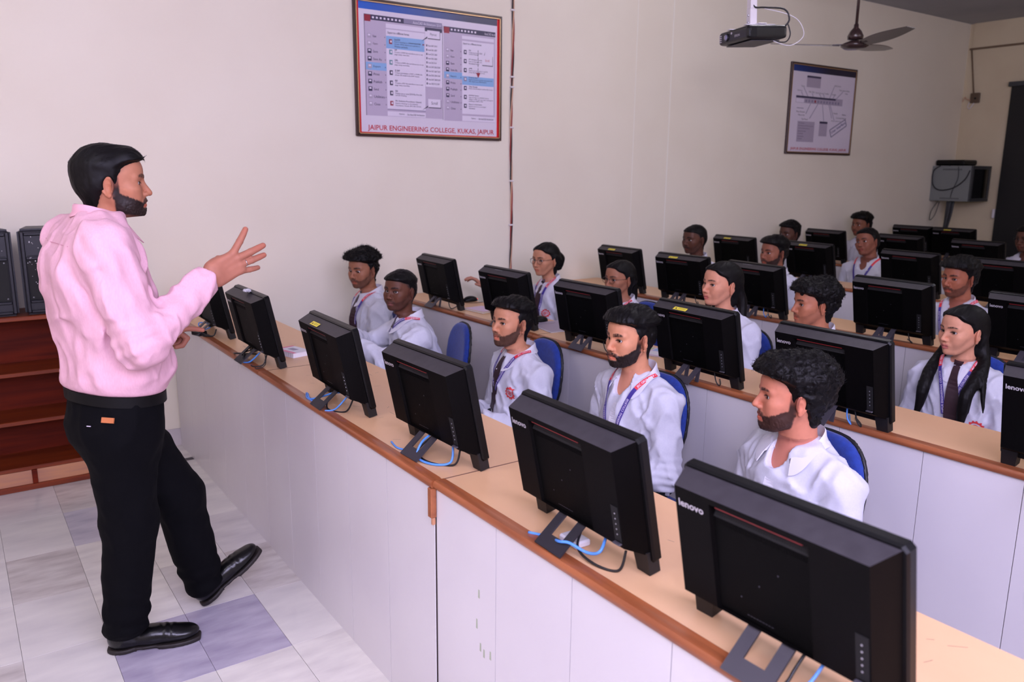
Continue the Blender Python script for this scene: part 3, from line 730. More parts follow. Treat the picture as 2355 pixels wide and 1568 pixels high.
# ------------------------------------------------------------------ people: signed distance modelling
def n3(p): return np.sqrt(np.einsum('ij,ij->i', p, p))
def caps(p, a, b, ra, rb=None):
    a = np.asarray(a, float); b = np.asarray(b, float); rb = ra if rb is None else rb
    d = b-a; q = p-a; t = np.clip(q @ d/max(d @ d, 1e-12), 0, 1)
    return n3(q-t[:, None]*d)-(ra+(rb-ra)*t)
def ell(p, c, r, R=None):
    q = p-np.asarray(c, float)
    if R is not None: q = q @ R
    r = np.asarray(r, float); k0 = n3(q/r); k1 = n3(q/(r*r))
    return k0*(k0-1)/np.maximum(k1, 1e-9)
def sph(p, c, r): return n3(p-np.asarray(c, float))-r
def rbox(p, c, h, r, R=None):
    q = p-np.asarray(c, float)
    if R is not None: q = q @ R
    q = np.abs(q)-(np.asarray(h, float)-r)
    return n3(np.maximum(q, 0))+np.minimum(q.max(1), 0)-r
def smin(a, b, k):
    h = np.clip(.5+.5*(b-a)/k, 0, 1); return b+(a-b)*h-k*h*(1-h)
def smax(a, b, k): return -smin(-a, -b, k)
def rotm(ax, ang):
    return np.array(Matrix.Rotation(ang, 3, ax))
def hash3(i, j, k, s=0):
    n = (i*374761393+j*668265263+k*1274126177+s*974634281) & 0x7fffffff
    n = ((n ^ (n >> 13))*1274126177) & 0x7fffffff
    return ((n ^ (n >> 16)) & 0xffff)/65535.0
def vnoise(p, s=0):
    """value noise in [-1,1]"""
    f = np.floor(p); i = f.astype(np.int64); t = p-f; t = t*t*(3-2*t); out = 0
    for dx in (0, 1):
        wx = t[:, 0] if dx else 1-t[:, 0]
        for dy in (0, 1):
            wy = t[:, 1] if dy else 1-t[:, 1]
            for dz in (0, 1):
                wz = t[:, 2] if dz else 1-t[:, 2]
                out = out+wx*wy*wz*hash3(i[:, 0]+dx, i[:, 1]+dy, i[:, 2]+dz, s)
    return out*2-1
def sstep(a, b, x):
    t = np.clip((x-a)/(b-a), 0, 1); return t*t*(3-2*t)

def nets(f, lo, hi, h, lip=1.6):
    """naive surface nets, evaluated only in blocks near the surface"""
    B = 8
    lo = np.asarray(lo, float); hi = np.asarray(hi, float)
    nb = np.maximum(1, np.ceil((hi-lo)/(h*B)).astype(int)); n = nb*B
    bi = np.stack(np.meshgrid(*[np.arange(k) for k in nb], indexing='ij'), -1).reshape(-1, 3)
    dc = f(lo+(bi+.5)*B*h-.5*h)
    act = np.abs(dc) < .87*B*h*lip
    V = np.empty(n, np.float32)
    Vb = V.reshape(nb[0], B, nb[1], B, nb[2], B)
    Vb[:] = np.where(dc > 0, 1.0, -1.0).reshape(nb)[:, None, :, None, :, None]
    A = bi[act]
    off = np.stack(np.meshgrid(*[np.arange(B)]*3, indexing='ij'), -1).reshape(-1, 3)
    for c in range(0, len(A), 400):
        a = A[c:c+400]
        pts = lo+(a[:, None, :]*B+off[None]).reshape(-1, 3)*h
        vals = f(pts).reshape(len(a), B, B, B)
        Vb[a[:, 0], :, a[:, 1], :, a[:, 2], :] = vals
    S = V < 0
    ex = S[:-1] ^ S[1:]; ey = S[:, :-1] ^ S[:, 1:]; ez = S[:, :, :-1] ^ S[:, :, 1:]
    cell = np.zeros([k-1 for k in n], np.uint8)
    acc = np.zeros([k-1 for k in n]+[3], np.float32) if n.prod() < 6e6 else None
    # cells touched by crossing edges
    m = np.zeros([k-1 for k in n], bool)
    m |= ex[:, :-1, :-1]; m |= ex[:, 1:, :-1]; m |= ex[:, :-1, 1:]; m |= ex[:, 1:, 1:]
    m |= ey[:-1, :, :-1]; m |= ey[1:, :, :-1]; m |= ey[:-1, :, 1:]; m |= ey[1:, :, 1:]
    m |= ez[:-1, :-1]; m |= ez[1:, :-1]; m |= ez[:-1, 1:]; m |= ez[1:, 1:]
    ci = np.argwhere(m); idx = np.full(m.shape, -1, np.int32); idx[m] = np.arange(len(ci))
    P = np.zeros((len(ci), 3)); cnt = np.zeros(len(ci))
    for ax in range(3):
        o1, o2 = [a for a in range(3) if a != ax]
        for u in (0, 1):
            for w in (0, 1):
                c0 = ci.copy(); c0[:, o1] += u; c0[:, o2] += w; c1 = c0.copy(); c1[:, ax] += 1
                v0 = V[c0[:, 0], c0[:, 1], c0[:, 2]]; v1 = V[c1[:, 0], c1[:, 1], c1[:, 2]]
                x = (v0 < 0) != (v1 < 0); t = np.where(x, v0/np.where(x, v0-v1, 1), 0)
                q = c0.astype(float); q[:, ax] += t; P[x] += q[x]; cnt[x] += 1
    P = lo+P/np.maximum(cnt, 1)[:, None]*h
    Fs = []
    for ax, E in ((0, ex), (1, ey), (2, ez)):
        o1, o2 = (ax+1) % 3, (ax+2) % 3
        e = np.argwhere(E); e = e[(e[:, o1] > 0) & (e[:, o2] > 0) & (e[:, o1] < n[o1]-1) & (e[:, o2] < n[o2]-1)]
        if not len(e): continue
        q = []
        for u, w in ((1, 1), (0, 1), (0, 0), (1, 0)):
            c = e.copy(); c[:, o1] -= u; c[:, o2] -= w; q.append(idx[c[:, 0], c[:, 1], c[:, 2]])
        q = np.stack(q, 1); inside = S[e[:, 0], e[:, 1], e[:, 2]]
        q[~inside] = q[~inside][:, ::-1]; Fs.append(q)
    F = np.concatenate(Fs)
    F = F[(F >= 0).all(1)]
    return P, F
def vnormals(V, F):
    a, b, c, d = (V[F[:, k]] for k in range(4)); fn = np.cross(c-a, d-b); N = np.zeros_like(V)
    for k in range(4): np.add.at(N, F[:, k], fn)
    return N/np.maximum(np.linalg.norm(N, axis=1), 1e-12)[:, None]
def smooth_mesh(V, F, it=1, lam=.5):
    for _ in range(it):
        S = np.zeros_like(V); c = np.zeros(len(V))
        for k in range(4):
            a, b = F[:, k], F[:, (k+1) % 4]
            np.add.at(S, a, V[b]); np.add.at(S, b, V[a]); np.add.at(c, a, 1); np.add.at(c, b, 1)
        V = V+lam*(S/np.maximum(c, 1)[:, None]-V)
    return V

# ---- the head, in its own frame: x forward, y to the person's left, z up, origin between the eyes' centres at ear level
EYE = (.0718, .0315, .0)
def head_sdf(p, female=False):
    q = p.copy(); q[:, 1] = np.abs(q[:, 1])
    jw = .93 if female else 1.0
    d = ell(q, (-.014, 0, .030), (.099, .0765, .086))                       # cranium
    d = smin(d, ell(q, (-.040, 0, .0), (.062, .068, .062)), .03)            # occiput
    face = ell(q, (.030, 0, -.006), (.064, .0655, .088))
    d = smin(d, face, .022)
    d = smin(d, ell(q, (.060, .0, .048), (.036, .050, .040)), .03)          # forehead
    jaw = ell(q, (.034, 0, -.066), (.052, .0500*jw, .044))
    d = smin(d, jaw, .022)
    d = smin(d, caps(q, (-.004, .056*jw, -.045), (.052, .026*jw, -.094), .013, .012), .026)   # jaw line
    d = smin(d, ell(q, (.074, 0, -.096), (.017, .020*jw, .015)), .020)      # chin
    d = smin(d, ell(q, (.060, .046, -.022), (.022, .018, .016)), .026)      # cheekbone
    d = smin(d, ell(q, (.062, .033, -.047), (.022, .022, .022)), .022)      # cheek
    d = smin(d, caps(q, (.0870, .012, .0185), (.0735, .047, .0185), .0085, .0075), .014)      # brow
    d = smin(d, ell(q, (.0765, 0, -.064), (.0200, .027, .025)), .016)       # muzzle
    d = smax(d, -ell(q, (.1015, .031, .0005), (.0165, .0185, .0125)), .012)  # eye socket
    nw = .9 if female else 1.0
    d = smin(d, caps(q, (.0870, 0, .012), (.1055, 0, -.026), .0072*nw, .0088*nw), .012)       # nose bridge
    d = smin(d, ell(q, (.1085, 0, -.0345), (.0108, .0105*nw, .0092)), .007)                    # tip
    d = smin(d, ell(q, (.0980, .0125*nw, -.0385), (.0105, .0072, .0078)), .006)                # wing
    d = smax(d, -ell(q, (.1035, .0062, -.0465), (.0055, .0034, .0040)), .003)                  # nostril
    d = smin(d, caps(q, (.0955, 0, -.0635), (.0850, .0205, -.0672), .0053, .0028), .005)       # upper lip
    d = smin(d, caps(q, (.0945, 0, -.0745), (.0850, .0190, -.0695), .0066, .0030), .005)       # lower lip
    d = smax(d, -caps(q, (.1015, 0, -.0688), (.0875, .0225, -.0682), .0016, .0009), .003)      # mouth line
    # lids round the eyeball, with an almond opening
    lid = sph(q, EYE, .0152)
    d = smin(d, lid, .004)
    qe = q-np.array((EYE[0]+.013, EYE[1], EYE[2]-.0012))
    qe = qe @ rotm('X', .06)
    op = np.maximum(ell(qe, (0, 0, 0), (.018, .0150, .0057)), -(sph(q, EYE, .0088)))
    d = smax(d, -op, .0012)
    # ear
    Re = rotm('Z', .42) @ rotm('Y', .16)
    qq = (q-np.array((-.010, .0765, -.010))) @ Re
    disc = ell(qq, (0, .0, 0), (.0175, .0060, .0300))
    ring = np.sqrt((np.sqrt((qq[:, 0]/.0165)**2+(qq[:, 2]/.029)**2)-1)**2*(.0175**2)+(qq[:, 1]-.004)**2)-.0036
    ear = smin(disc, np.where(qq[:, 2] > -.022, ring, ring+.002), .003)
    ear = smax(ear, -ell(qq, (.004, .007, -.003), (.0085, .0062, .0130)), .003)
    ear = smin(ear, ell(qq, (.006, .002, -.027), (.0075, .0050, .0085)), .005)
    ear = smin(ear, ell(qq, (.0145, .003, -.004), (.004, .0040, .0055)), .003)
    d = smin(d, ear, .005)
    nr = .047 if female else .0535
    neck = caps(p, (-.026, 0, -.050), (-.044, 0, -.200), nr, nr+.004)
    d = smin(d, neck, .022)
    if not female: d = smin(d, ell(p, (.012, 0, -.128), (.012, .010, .014)), .022)
    return d
HEADS = {}
def base_head(female, h):
    key = (female, h)
    if key not in HEADS:
        V, F = nets(lambda p: head_sdf(p, female), (-.125, -.10, -.215), (.135, .10, .130), h)
        HEADS[key] = (V, F, vnormals(V, F))
    return HEADS[key]
def shape_head(V, k):
    """individual proportions by smooth displacement fields"""
    V = V.copy(); x, y, z = V.T
    g = lambda c, s: np.exp(-((x-c[0])**2/s[0]**2+(z-c[2])**2/s[2]**2+(np.abs(y)-c[1])**2/s[1]**2))
    low = sstep(0, -.07, z)*sstep(-.15, -.10, z)
    V[:, 1] *= 1+k.get('jaw', 0)*low
    V[:, 1] *= 1+k.get('wide', 0)*sstep(-.16, -.1, z)
    up = sstep(-.02, -.10, z)*sstep(-.13, -.11, z)
    V[:, 2] += -k.get('chin', 0)*sstep(-.045, -.095, z)*sstep(-.02, .03, x)*sstep(-.16, -.11, z)
    nm = g((.105, 0, -.03), (.022, .014, .026))
    V[:, 0] += k.get('nose', 0)*nm
    V[:, 2] += -k.get('nosel', 0)*nm
    V[:, 1] += np.sign(y)*k.get('nosew', 0)*g((.10, .012, -.04), (.015, .012, .012))
    V[:, 0] += k.get('lips', 0)*g((.095, 0, -.069), (.015, .02, .009))
    V[:, 0] += k.get('cheek', 0)*g((.06, .04, -.03), (.03, .02, .025)); V[:, 1] += np.sign(y)*k.get('cheek', 0)*g((.06, .04, -.03), (.03, .02, .03))
    return V
def mixc(c, c2, m): return c*(1-m[:, None])+np.asarray(c2)[None]*m[:, None]
def paint_head(V, N, k):
    """skin colour, lips, brows, beard, moustache, scalp; also returns the outward growth of the hair"""
    x, y, z = V.T; ay = np.abs(y)
    skin = np.array(k['skin'])*np.array((1.04, 1.08, .95)); C = np.tile(skin, (len(V), 1)); grow = np.zeros(len(V))
    nz = vnoise(V*60); nf = vnoise(V*420, 3); nb = vnoise(V*np.array((300, 300, 110)), 5)
    C *= (1+.05*nz+.03*vnoise(V*150, 2))[:, None]
    warm = np.exp(-((x-.10)**2/.02**2+(z+.035)**2/.018**2+y**2/.018**2))*.35+np.exp(-((x-.07)**2/.03**2+(z+.03)**2/.022**2+(ay-.042)**2/.02**2))*.22
    C = mixc(C, skin*np.array((1.12, .86, .82)), np.clip(warm, 0, 1))
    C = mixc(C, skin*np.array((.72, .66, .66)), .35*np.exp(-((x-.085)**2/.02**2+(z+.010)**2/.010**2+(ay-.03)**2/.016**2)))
    lip = np.clip(sstep(.0225, .019, ay)*np.maximum(sstep(.0075, .0045, np.abs(z+.0645)), sstep(.0085, .0055, np.abs(z+.0738)))*sstep(.076, .083, x), 0, 1)
    lip *= sstep(-.0835, -.080, z)*sstep(-.0575, -.0600, z)
    lc = np.array(k.get('lipc', skin*np.array((1.05, .62, .66))))
    C = mixc(C, lc, lip*.85)
    line = sstep(.0022, .0008, np.abs(z+.0685))*sstep(.0235, .021, ay)*sstep(.076, .083, x); C = mixc(C, skin*.22, line*.9)
    hair = np.array(k.get('hairc', (.006, .0055, .006)))
    # brows
    bz = .0195+.0045*np.sin(np.clip((ay-.010)/.04, 0, 1)*PI*.85)+k.get('browz', 0)
    bw = (.0046+k.get('brow', 0))*(1-.55*sstep(.032, .053, ay))
    br = sstep(bw+.0022, bw-.0010, np.abs(z-bz))*sstep(.0085, .0125, ay)*sstep(.0545, .046, ay)*sstep(.055, .062, x)
    br = np.clip(br*(.85+.4*nb), 0, 1); C = mixc(C, hair, br*k.get('browd', .92)); grow += br*.0016
    # lash line and lids
    e = np.sqrt(((ay-EYE[1])/.0150)**2+((z-EYE[2]+.0012)/.0068)**2); lash = sstep(1.22, 1.0, e)*sstep(.70, .80, e)*sstep(.065, .07, x)
    C = mixc(C, np.array((.012, .009, .009)), lash*np.where(z > -.001, .9, .35)*k.get('lash', 1))
    # beard
    b = k.get('beard', 0.)
    jawd = sstep(-.030, -.052, z)                            # below the cheek line
    edge = z+.024+.46*np.clip(x-.005, 0, 1)-.012*k.get('beardlow', 0)*1.0    # cheek line drops towards the front
    bm = sstep(.006, -.008, edge+.004*nb)*sstep(-.014, .002, x-.010*sstep(-.02, -.05, z))
    under = sstep(-.128, -.112, z-.42*np.clip(.070-x, 0, .09)*-1.0*-1.0+.0)
    bm *= under
    mz = np.exp(-(y/.030)**2)*sstep(.074, .082, x)
    bm *= 1-sstep(.028, .020, ay)*sstep(-.0835, -.0795, z)*sstep(.072, .080, x)    # leave the mouth and upper lip free
    side = sstep(.026, .018, x)*sstep(-.006, .004, x)*sstep(.030, .015, z)*sstep(-.060, -.045, z)*sstep(.050, .056, ay)
    bm = np.maximum(bm, side*.9)
    soul = sstep(.009, .005, ay)*sstep(-.097, -.086, z)*sstep(-.0805, -.0835, z)*sstep(.075, .082, x)
    bmask = np.clip(bm*(1.0+.18*nb), 0, 1)
    bmask = sstep(.15, .75, bmask)
    C = mixc(C, hair*1.2, bmask*b)
    grow += bm*k.get('beardt', 0.)*(1+.35*nb+.3*nf)*sstep(-.04, -.085, z+.3*np.clip(.05-x, 0, .1))
    mo = k.get('mous', 0.)
    mzc = -.0555-.28*np.clip(ay-.008, 0, .03)
    mm = sstep(.0090, .0060, np.abs(z-mzc+.0002))*sstep(.036, .028, ay)*sstep(.066, .074, x)*sstep(-.0465, -.0495, z)
    C = mixc(C, hair*1.3, np.clip(mm*(.85+.3*nb), 0, 1)*mo); grow += mm*k.get('moust', .002)*(1+.3*nb)
    # cropped hair coloured onto the scalp at the temples
    tz = hairline(V, k.get('hl', {}))
    earz = sstep(.066, .072, ay)*sstep(.026, .020, z)*sstep(-.046, -.040, z)*sstep(-.040, -.034, x)*sstep(.022, .016, x)
    C = mixc(C, hair*2.2, np.clip(sstep(-.004, .010, tz)*k.get('fade', .85)*(1-earz), 0, 1))
    ears = sstep(.068, .074, ay)*sstep(-.045, -.04, z)*sstep(.03, .026, z); C = mixc(C, skin*np.array((1.1, .82, .78)), .35*ears*sstep(-.03, .02, x+.02))
    return np.clip(C, 0.002, 1), grow
def hairline(p, o):
    """>0 inside the hair-bearing scalp; metres, roughly"""
    x, y, z = p.T; ay = np.abs(y)
    fr = o.get('front', .064); bu = o.get('burn', .024); na = o.get('nape', .088)
    zs = [-.13, -na, -.040, -bu-.004, -bu+.006, .026, .046, fr-.006, fr+.004, fr+.014, .2]
    xb = [-.075, -.052, -.034, -.026, .012, .024, .040+o.get('tin', 0), .070, .090, .16, 1.0]
    b = np.interp(z, zs, xb)-o.get('temple', .5)*np.clip(ay-.034, 0, .03)*sstep(.040, .060, z)*sstep(.085, .07, z)
    b = b+o.get('wob', .0025)*vnoise(p*130, 9)
    w = np.interp(z, [-.2, .02, .05, .2], [.8, .8, .34, .34])
    s = (b-x)*w
    return smin(s, (z+na+.004)*.8, .012)
def skull(p):
    q = p.copy(); q[:, 1] = np.abs(q[:, 1])
    d = ell(q, (-.014, 0, .030), (.099, .0765, .086)); d = smin(d, ell(q, (-.040, 0, .0), (.062, .068, .062)), .03)
    d = smin(d, ell(q, (.030, 0, -.006), (.064, .0655, .088)), .022); d = smin(d, ell(q, (.060, .0, .048), (.036, .050, .040)), .03)
    d = smin(d, caps(q, (-.026, 0, -.050), (-.044, 0, -.16), .0535, .055), .022)
    return d
def hair_sdf(p, k):
    """thickness field laid over the skull"""
    o = k.get('hl', {}); st = k.get('style', {}); x, y, z = p.T
    hlv = hairline(p, o)
    T = st.get('side', .006)+(st.get('top', .02)-st.get('side', .006))*sstep(st.get('z0', .035), st.get('z1', .085), z+.10*np.clip(x, -.1, .1)*st.get('slope', 0))
    T = T+st.get('quiff', 0)*np.exp(-((x-.068)**2/.035**2+(z-.10)**2/.035**2))
    T = T+st.get('backv', 0)*sstep(-.02, -.07, x)*sstep(-.05, .02, z)
    part = st.get('part', None)
    cl = st.get('clump', .004); fr = st.get('freq', 70.); seed = st.get('seed', 1)
    if st.get('curly'):
        nz = vnoise(p*fr, seed)+.6*vnoise(p*fr*2.1, seed+1)
    else:
        a = st.get('dir', .5); u = x*math.cos(a)+y*math.sin(a); w = -x*math.sin(a)+y*math.cos(a)
        warp = vnoise(p*22, seed)*.006
        q = np.stack([u*14, (w+warp)*fr*1.6, z*fr*.55], 1); nz = vnoise(q, seed)+.5*vnoise(q*2.2, seed+2)
    T = T+cl*nz*sstep(.0, .02, hlv)
    if part is not None:
        T = T-.010*np.exp(-((y-part)/.006)**2)*sstep(.02, .05, z)
    T = np.maximum(T, .0035)
    T = np.where(hlv > 0, T*sstep(-.001, st.get('soft', .012), hlv), hlv*1.0)-.0012
    d = skull(p)-T
    # keep the ears free
    q = p.copy(); q[:, 1] = np.abs(q[:, 1])
    if not st.get('cover'): d = smax(d, -ell(q, (-.006, .083, -.010), (.020, .016, .031)), .004)
    return d

def strand_mesh(HV, HF, k, n, seed=1, L=(.012, .028), r=.0007):
    """short tapered locks growing out of the hair mass: three-sided, two segments"""
    st = k.get('style', {}); rs = np.random.RandomState(seed); N = vnormals(HV, HF)
    ok = np.where((N[:, 2] > -.75) & (hairline(HV, k.get('hl', {})) > .002))[0]
    i = rs.choice(ok, n); P = HV[i]+rs.uniform(-.0015, .0015, (n, 3)); Nn = N[i]
    flow = np.tile(np.array(st.get('flow', (.3, .2, .1)), float), (n, 1))
    sd = st.get('down', 1.0)*sstep(.07, .0, P[:, 2])[:, None]
    flow = flow*(1-sd)+np.array((-.35, 0, -1.0))*sd+rs.normal(0, st.get('mess', .35), (n, 3))
    t = flow-Nn*np.einsum('ij,ij->i', flow, Nn)[:, None]; t /= np.maximum(np.linalg.norm(t, axis=1), 1e-6)[:, None]
    lift = st.get('lift', .35)*rs.uniform(.3, 1.3, n)[:, None]
    lift = lift*(.25+.75*sstep(-.02, .06, P[:, 2])[:, None])
    d0 = t+Nn*lift; d0 /= np.linalg.norm(d0, axis=1)[:, None]
    d1 = t+Nn*lift*.2+rs.normal(0, .25, (n, 3)); d1 /= np.linalg.norm(d1, axis=1)[:, None]
    ln = rs.uniform(L[0], L[1], n)[:, None]*(.45+.55*sstep(-.02, .06, P[:, 2])[:, None])
    A = P-Nn*.003; Bp = A+d0*ln*.55; Cp = Bp+d1*ln*.45
    s1 = np.cross(d0, Nn); s1 /= np.maximum(np.linalg.norm(s1, axis=1), 1e-6)[:, None]; s2 = np.cross(s1, d0)
    V = np.empty((n, 7, 3)); rr_ = r*rs.uniform(.7, 1.6, n)[:, None]
    for q in range(3):
        a = 2*PI*q/3; o = s1*math.cos(a)+s2*math.sin(a); V[:, q] = A+o*rr_; V[:, 3+q] = Bp+o*rr_*.8
    V[:, 6] = Cp
    T = []
    for q in range(3):
        w = (q+1) % 3; T += [(q, w, 3+w), (q, 3+w, 3+q), (3+q, 3+w, 6)]
    F = (np.array(T)[None]+np.arange(n)[:, None, None]*7).reshape(-1, 3)
    return V.reshape(-1, 3), F
# ------------------------------------------------------------------ bodies, clothes, hands
from mathutils.bvhtree import BVHTree
M_skin = pmat('skin', (1, 1, 1), .52, spec=.28, tint=True, bump=(900, .04))
M_hair = pmat('hair_black', (.0045, .0038, .004), .50, spec=.16)
M_eyew = pmat('eye_white', srgb(214, 204, 202), .12)
M_iris = pmat('iris_dark', (.008, .005, .004), .08)
M_shirt = pmat('white_shirt', srgb(207, 207, 218), .8, bump=(60, .03), noise=(160, (1, 1, 1), 2), col2=srgb(203, 203, 215))
M_collar = pmat('white_collar', srgb(216, 214, 224), .75)
M_pink = pmat('pink_shirt', srgb(226, 177, 190), .78, bump=(70, .03), noise=(220, (1, 1, .3), 2), col2=srgb(221, 170, 184))
M_trou = pmat('navy_trousers', srgb(20, 20, 30), .85, bump=(200, .1))
M_black = pmat('black_trousers', srgb(3, 3, 6), .85, spec=.12, bump=(260, .06))
M_tie = pmat('maroon_tie', srgb(48, 22, 32), .6); M_purple = pmat('lanyard_purple', srgb(60, 44, 140), .5); M_lred = pmat('lanyard_red', srgb(224, 50, 66), .5)
M_white = pmat('print_white', srgb(238, 236, 244), .5); M_badge = pmat('badge_red', srgb(216, 60, 62), .6); M_metal = pmat('bright_metal', srgb(200, 200, 206), .25, metal=1.0)
M_leather = pmat('black_leather', srgb(7, 7, 8), .28, spec=.35, coat=.15, bump=(140, .06)); M_sole = pmat('shoe_sole', srgb(30, 24, 22), .6)
M_spec = pmat('spectacle_frame', srgb(30, 24, 26), .3); M_lens = None
M_nail = pmat('nail', srgb(214, 160, 150), .3)

def quads_tri(F): return np.concatenate([F[:, [0, 1, 2]], F[:, [0, 2, 3]]])
def boundary_loop(F, V, o):
    """open loop of a triangle list that lies nearest to o, as vertex indices in order"""
    E = np.concatenate([F[:, [0, 1]], F[:, [1, 2]], F[:, [2, 0]]]); key = np.sort(E, 1)
    _, inv, cnt = np.unique(key, axis=0, return_inverse=True, return_counts=True)
    B = E[cnt[inv.ravel()] == 1]; nxt = {}
    for a, b in B: nxt.setdefault(int(a), []).append(int(b))
    best = []; bd = 1e9
    while nxt:
        s = next(iter(nxt)); loop = [s]; c = s
        while c in nxt:
            n_ = nxt[c].pop()
            if not nxt[c]: del nxt[c]
            if n_ == s: break
            loop.append(n_); c = n_
            if len(loop) > 20000: break
        if len(loop) > 8:
            dd = np.linalg.norm(V[loop].mean(0)-o)
            if dd < bd: best, bd = loop, dd
    return best
def zip_meshes(Va, Fa, Vb, Fb, o, axis):
    """join triangle meshes a and b into one skin across the gap round the axis at o"""
    la, lb = boundary_loop(Fa, Va, o), boundary_loop(Fb, Vb, o); nA = len(Va)
    V = np.concatenate([Va, Vb]); F = [Fa, Fb+nA]
    if len(la) > 5 and len(lb) > 5:
        ax = np.asarray(axis, float); ax /= np.linalg.norm(ax); u = np.cross(ax, (.3, .5, .81)); u /= np.linalg.norm(u); w = np.cross(ax, u)
        def ang(P): q = P-o; return np.arctan2(q @ w, q @ u)
        def order(loop, P):
            a = np.unwrap(ang(P[loop])); 
            if a[-1] < a[0]: loop = loop[::-1]; a = a[::-1]
            k = int(np.argmin(np.mod(a, 2*PI))); loop = list(loop[k:])+list(loop[:k]); aa = np.mod(ang(P[loop]), 2*PI); aa = np.maximum.accumulate(aa); return loop, aa
        la, aa = order(la, Va); lb, ab = order(lb, Vb); lb = [x+nA for x in lb]
        i = j = 0; T = []
        na, nb_ = len(la), len(lb)
        while i < na or j < nb_:
            ca = aa[i+1] if i+1 < na else (aa[0]+2*PI if i < na else 1e9); cb = ab[j+1] if j+1 < nb_ else (ab[0]+2*PI if j < nb_ else 1e9)
            if i < na and (ca <= cb or j >= nb_): T.append((la[i % na], la[(i+1) % na], lb[j % nb_])); i += 1
            else: T.append((la[i % na], lb[(j+1) % nb_], lb[j % nb_])); j += 1
        F.append(np.array(T))
    return V, np.concatenate(F)
def keep_side(V, F, o, n):
    """drop triangles on the far side of the plane"""
    s = (V-np.asarray(o)) @ np.asarray(n) > 0; m = s[F].all(1); F = F[m]
    used = np.unique(F); mp = np.full(len(V), -1); mp[used] = np.arange(len(used)); return V[used], mp[F], used

# ---- hands: x to the fingertips, y to the thumb side, z the back of the hand
def finger_joints(base, L, yaw, curl):
    P = [np.array(base, float)]; a = 0.0
    for l, c in zip(L, curl):
        a += c; d = np.array((math.cos(a)*math.cos(yaw), math.cos(a)*math.sin(yaw), -math.sin(a))); P.append(P[-1]+d*l)
    return P
RELAX = dict(spread=(.10, .03, -.04, -.12), curl=((.25, .5, .3), (.3, .55, .35), (.35, .6, .35), (.4, .6, .35)), thumb=((.028, .036, -.008), (.058, .056, -.018), (.088, .060, -.028)))
def hand_parts(pose):
    fat = pose.get('fat', 1.08)
    FB = [(.090, .030, .002), (.094, .010, .004), (.090, -.011, .003), (.082, -.029, .0)]
    FL = [(.040, .025, .020), (.045, .028, .021), (.041, .026, .021), (.032, .020, .018)]
    FR = [.0090, .0094, .0088, .0077]
    return [(finger_joints(FB[i], FL[i], pose['spread'][i], pose['curl'][i]), FR[i]*fat) for i in range(4)]
def hand_sdf(p, pose, parts):
    q = p.copy()
    d = rbox(q, (.050, 0, 0), (.052, .039, .0135), .0125)
    d = smin(d, ell(q, (.032, .022, -.010), (.032, .020, .014)), .012)
    d = smin(d, ell(q, (.030, -.024, -.008), (.034, .015, .013)), .012)
    w = p*np.array((1, .80, 1.12)); d = smin(d, caps(w, (-.075, 0, 0), (.012, 0, 0), .0255, .0225), .018)
    for J, r in parts:
        f = caps(p, J[0], J[1], r, r*.93); f = np.minimum(f, caps(p, J[1], J[2], r*.95, r*.86)); f = np.minimum(f, caps(p, J[2], J[3], r*.88, r*.76))
        f = np.minimum(f, sph(p, J[1], r*1.0)); d = smin(d, f, .0045)
        d = smin(d, caps(p, (.03, J[0][1]*.6, .006), J[0], .005, .0085), .006)
    t = pose['thumb']; th = smin(caps(p, (.008, .022, -.006), t[0], .015, .0135), caps(p, t[0], t[1], .0125, .0105), .006); th = smin(th, caps(p, t[1], t[2], .0108, .0088), .003)
    return smin(d, th, .009)
HANDS = {}
def hand_mesh(key, pose, h):
    if key not in HANDS:
        parts = hand_parts(pose)
        V, F = nets(lambda p: hand_sdf(p, pose, parts), (-.07, -.085, -.11), (.20, .095, .075), h)
        HANDS[key] = (V, quads_tri(F))
    return HANDS[key]
def frame_from(x, z):
    x = np.asarray(x, float); x = x/np.linalg.norm(x); z = np.asarray(z, float); z = z-x*(x @ z); z /= np.linalg.norm(z); y = np.cross(z, x); return np.stack([x, y, z], 1)

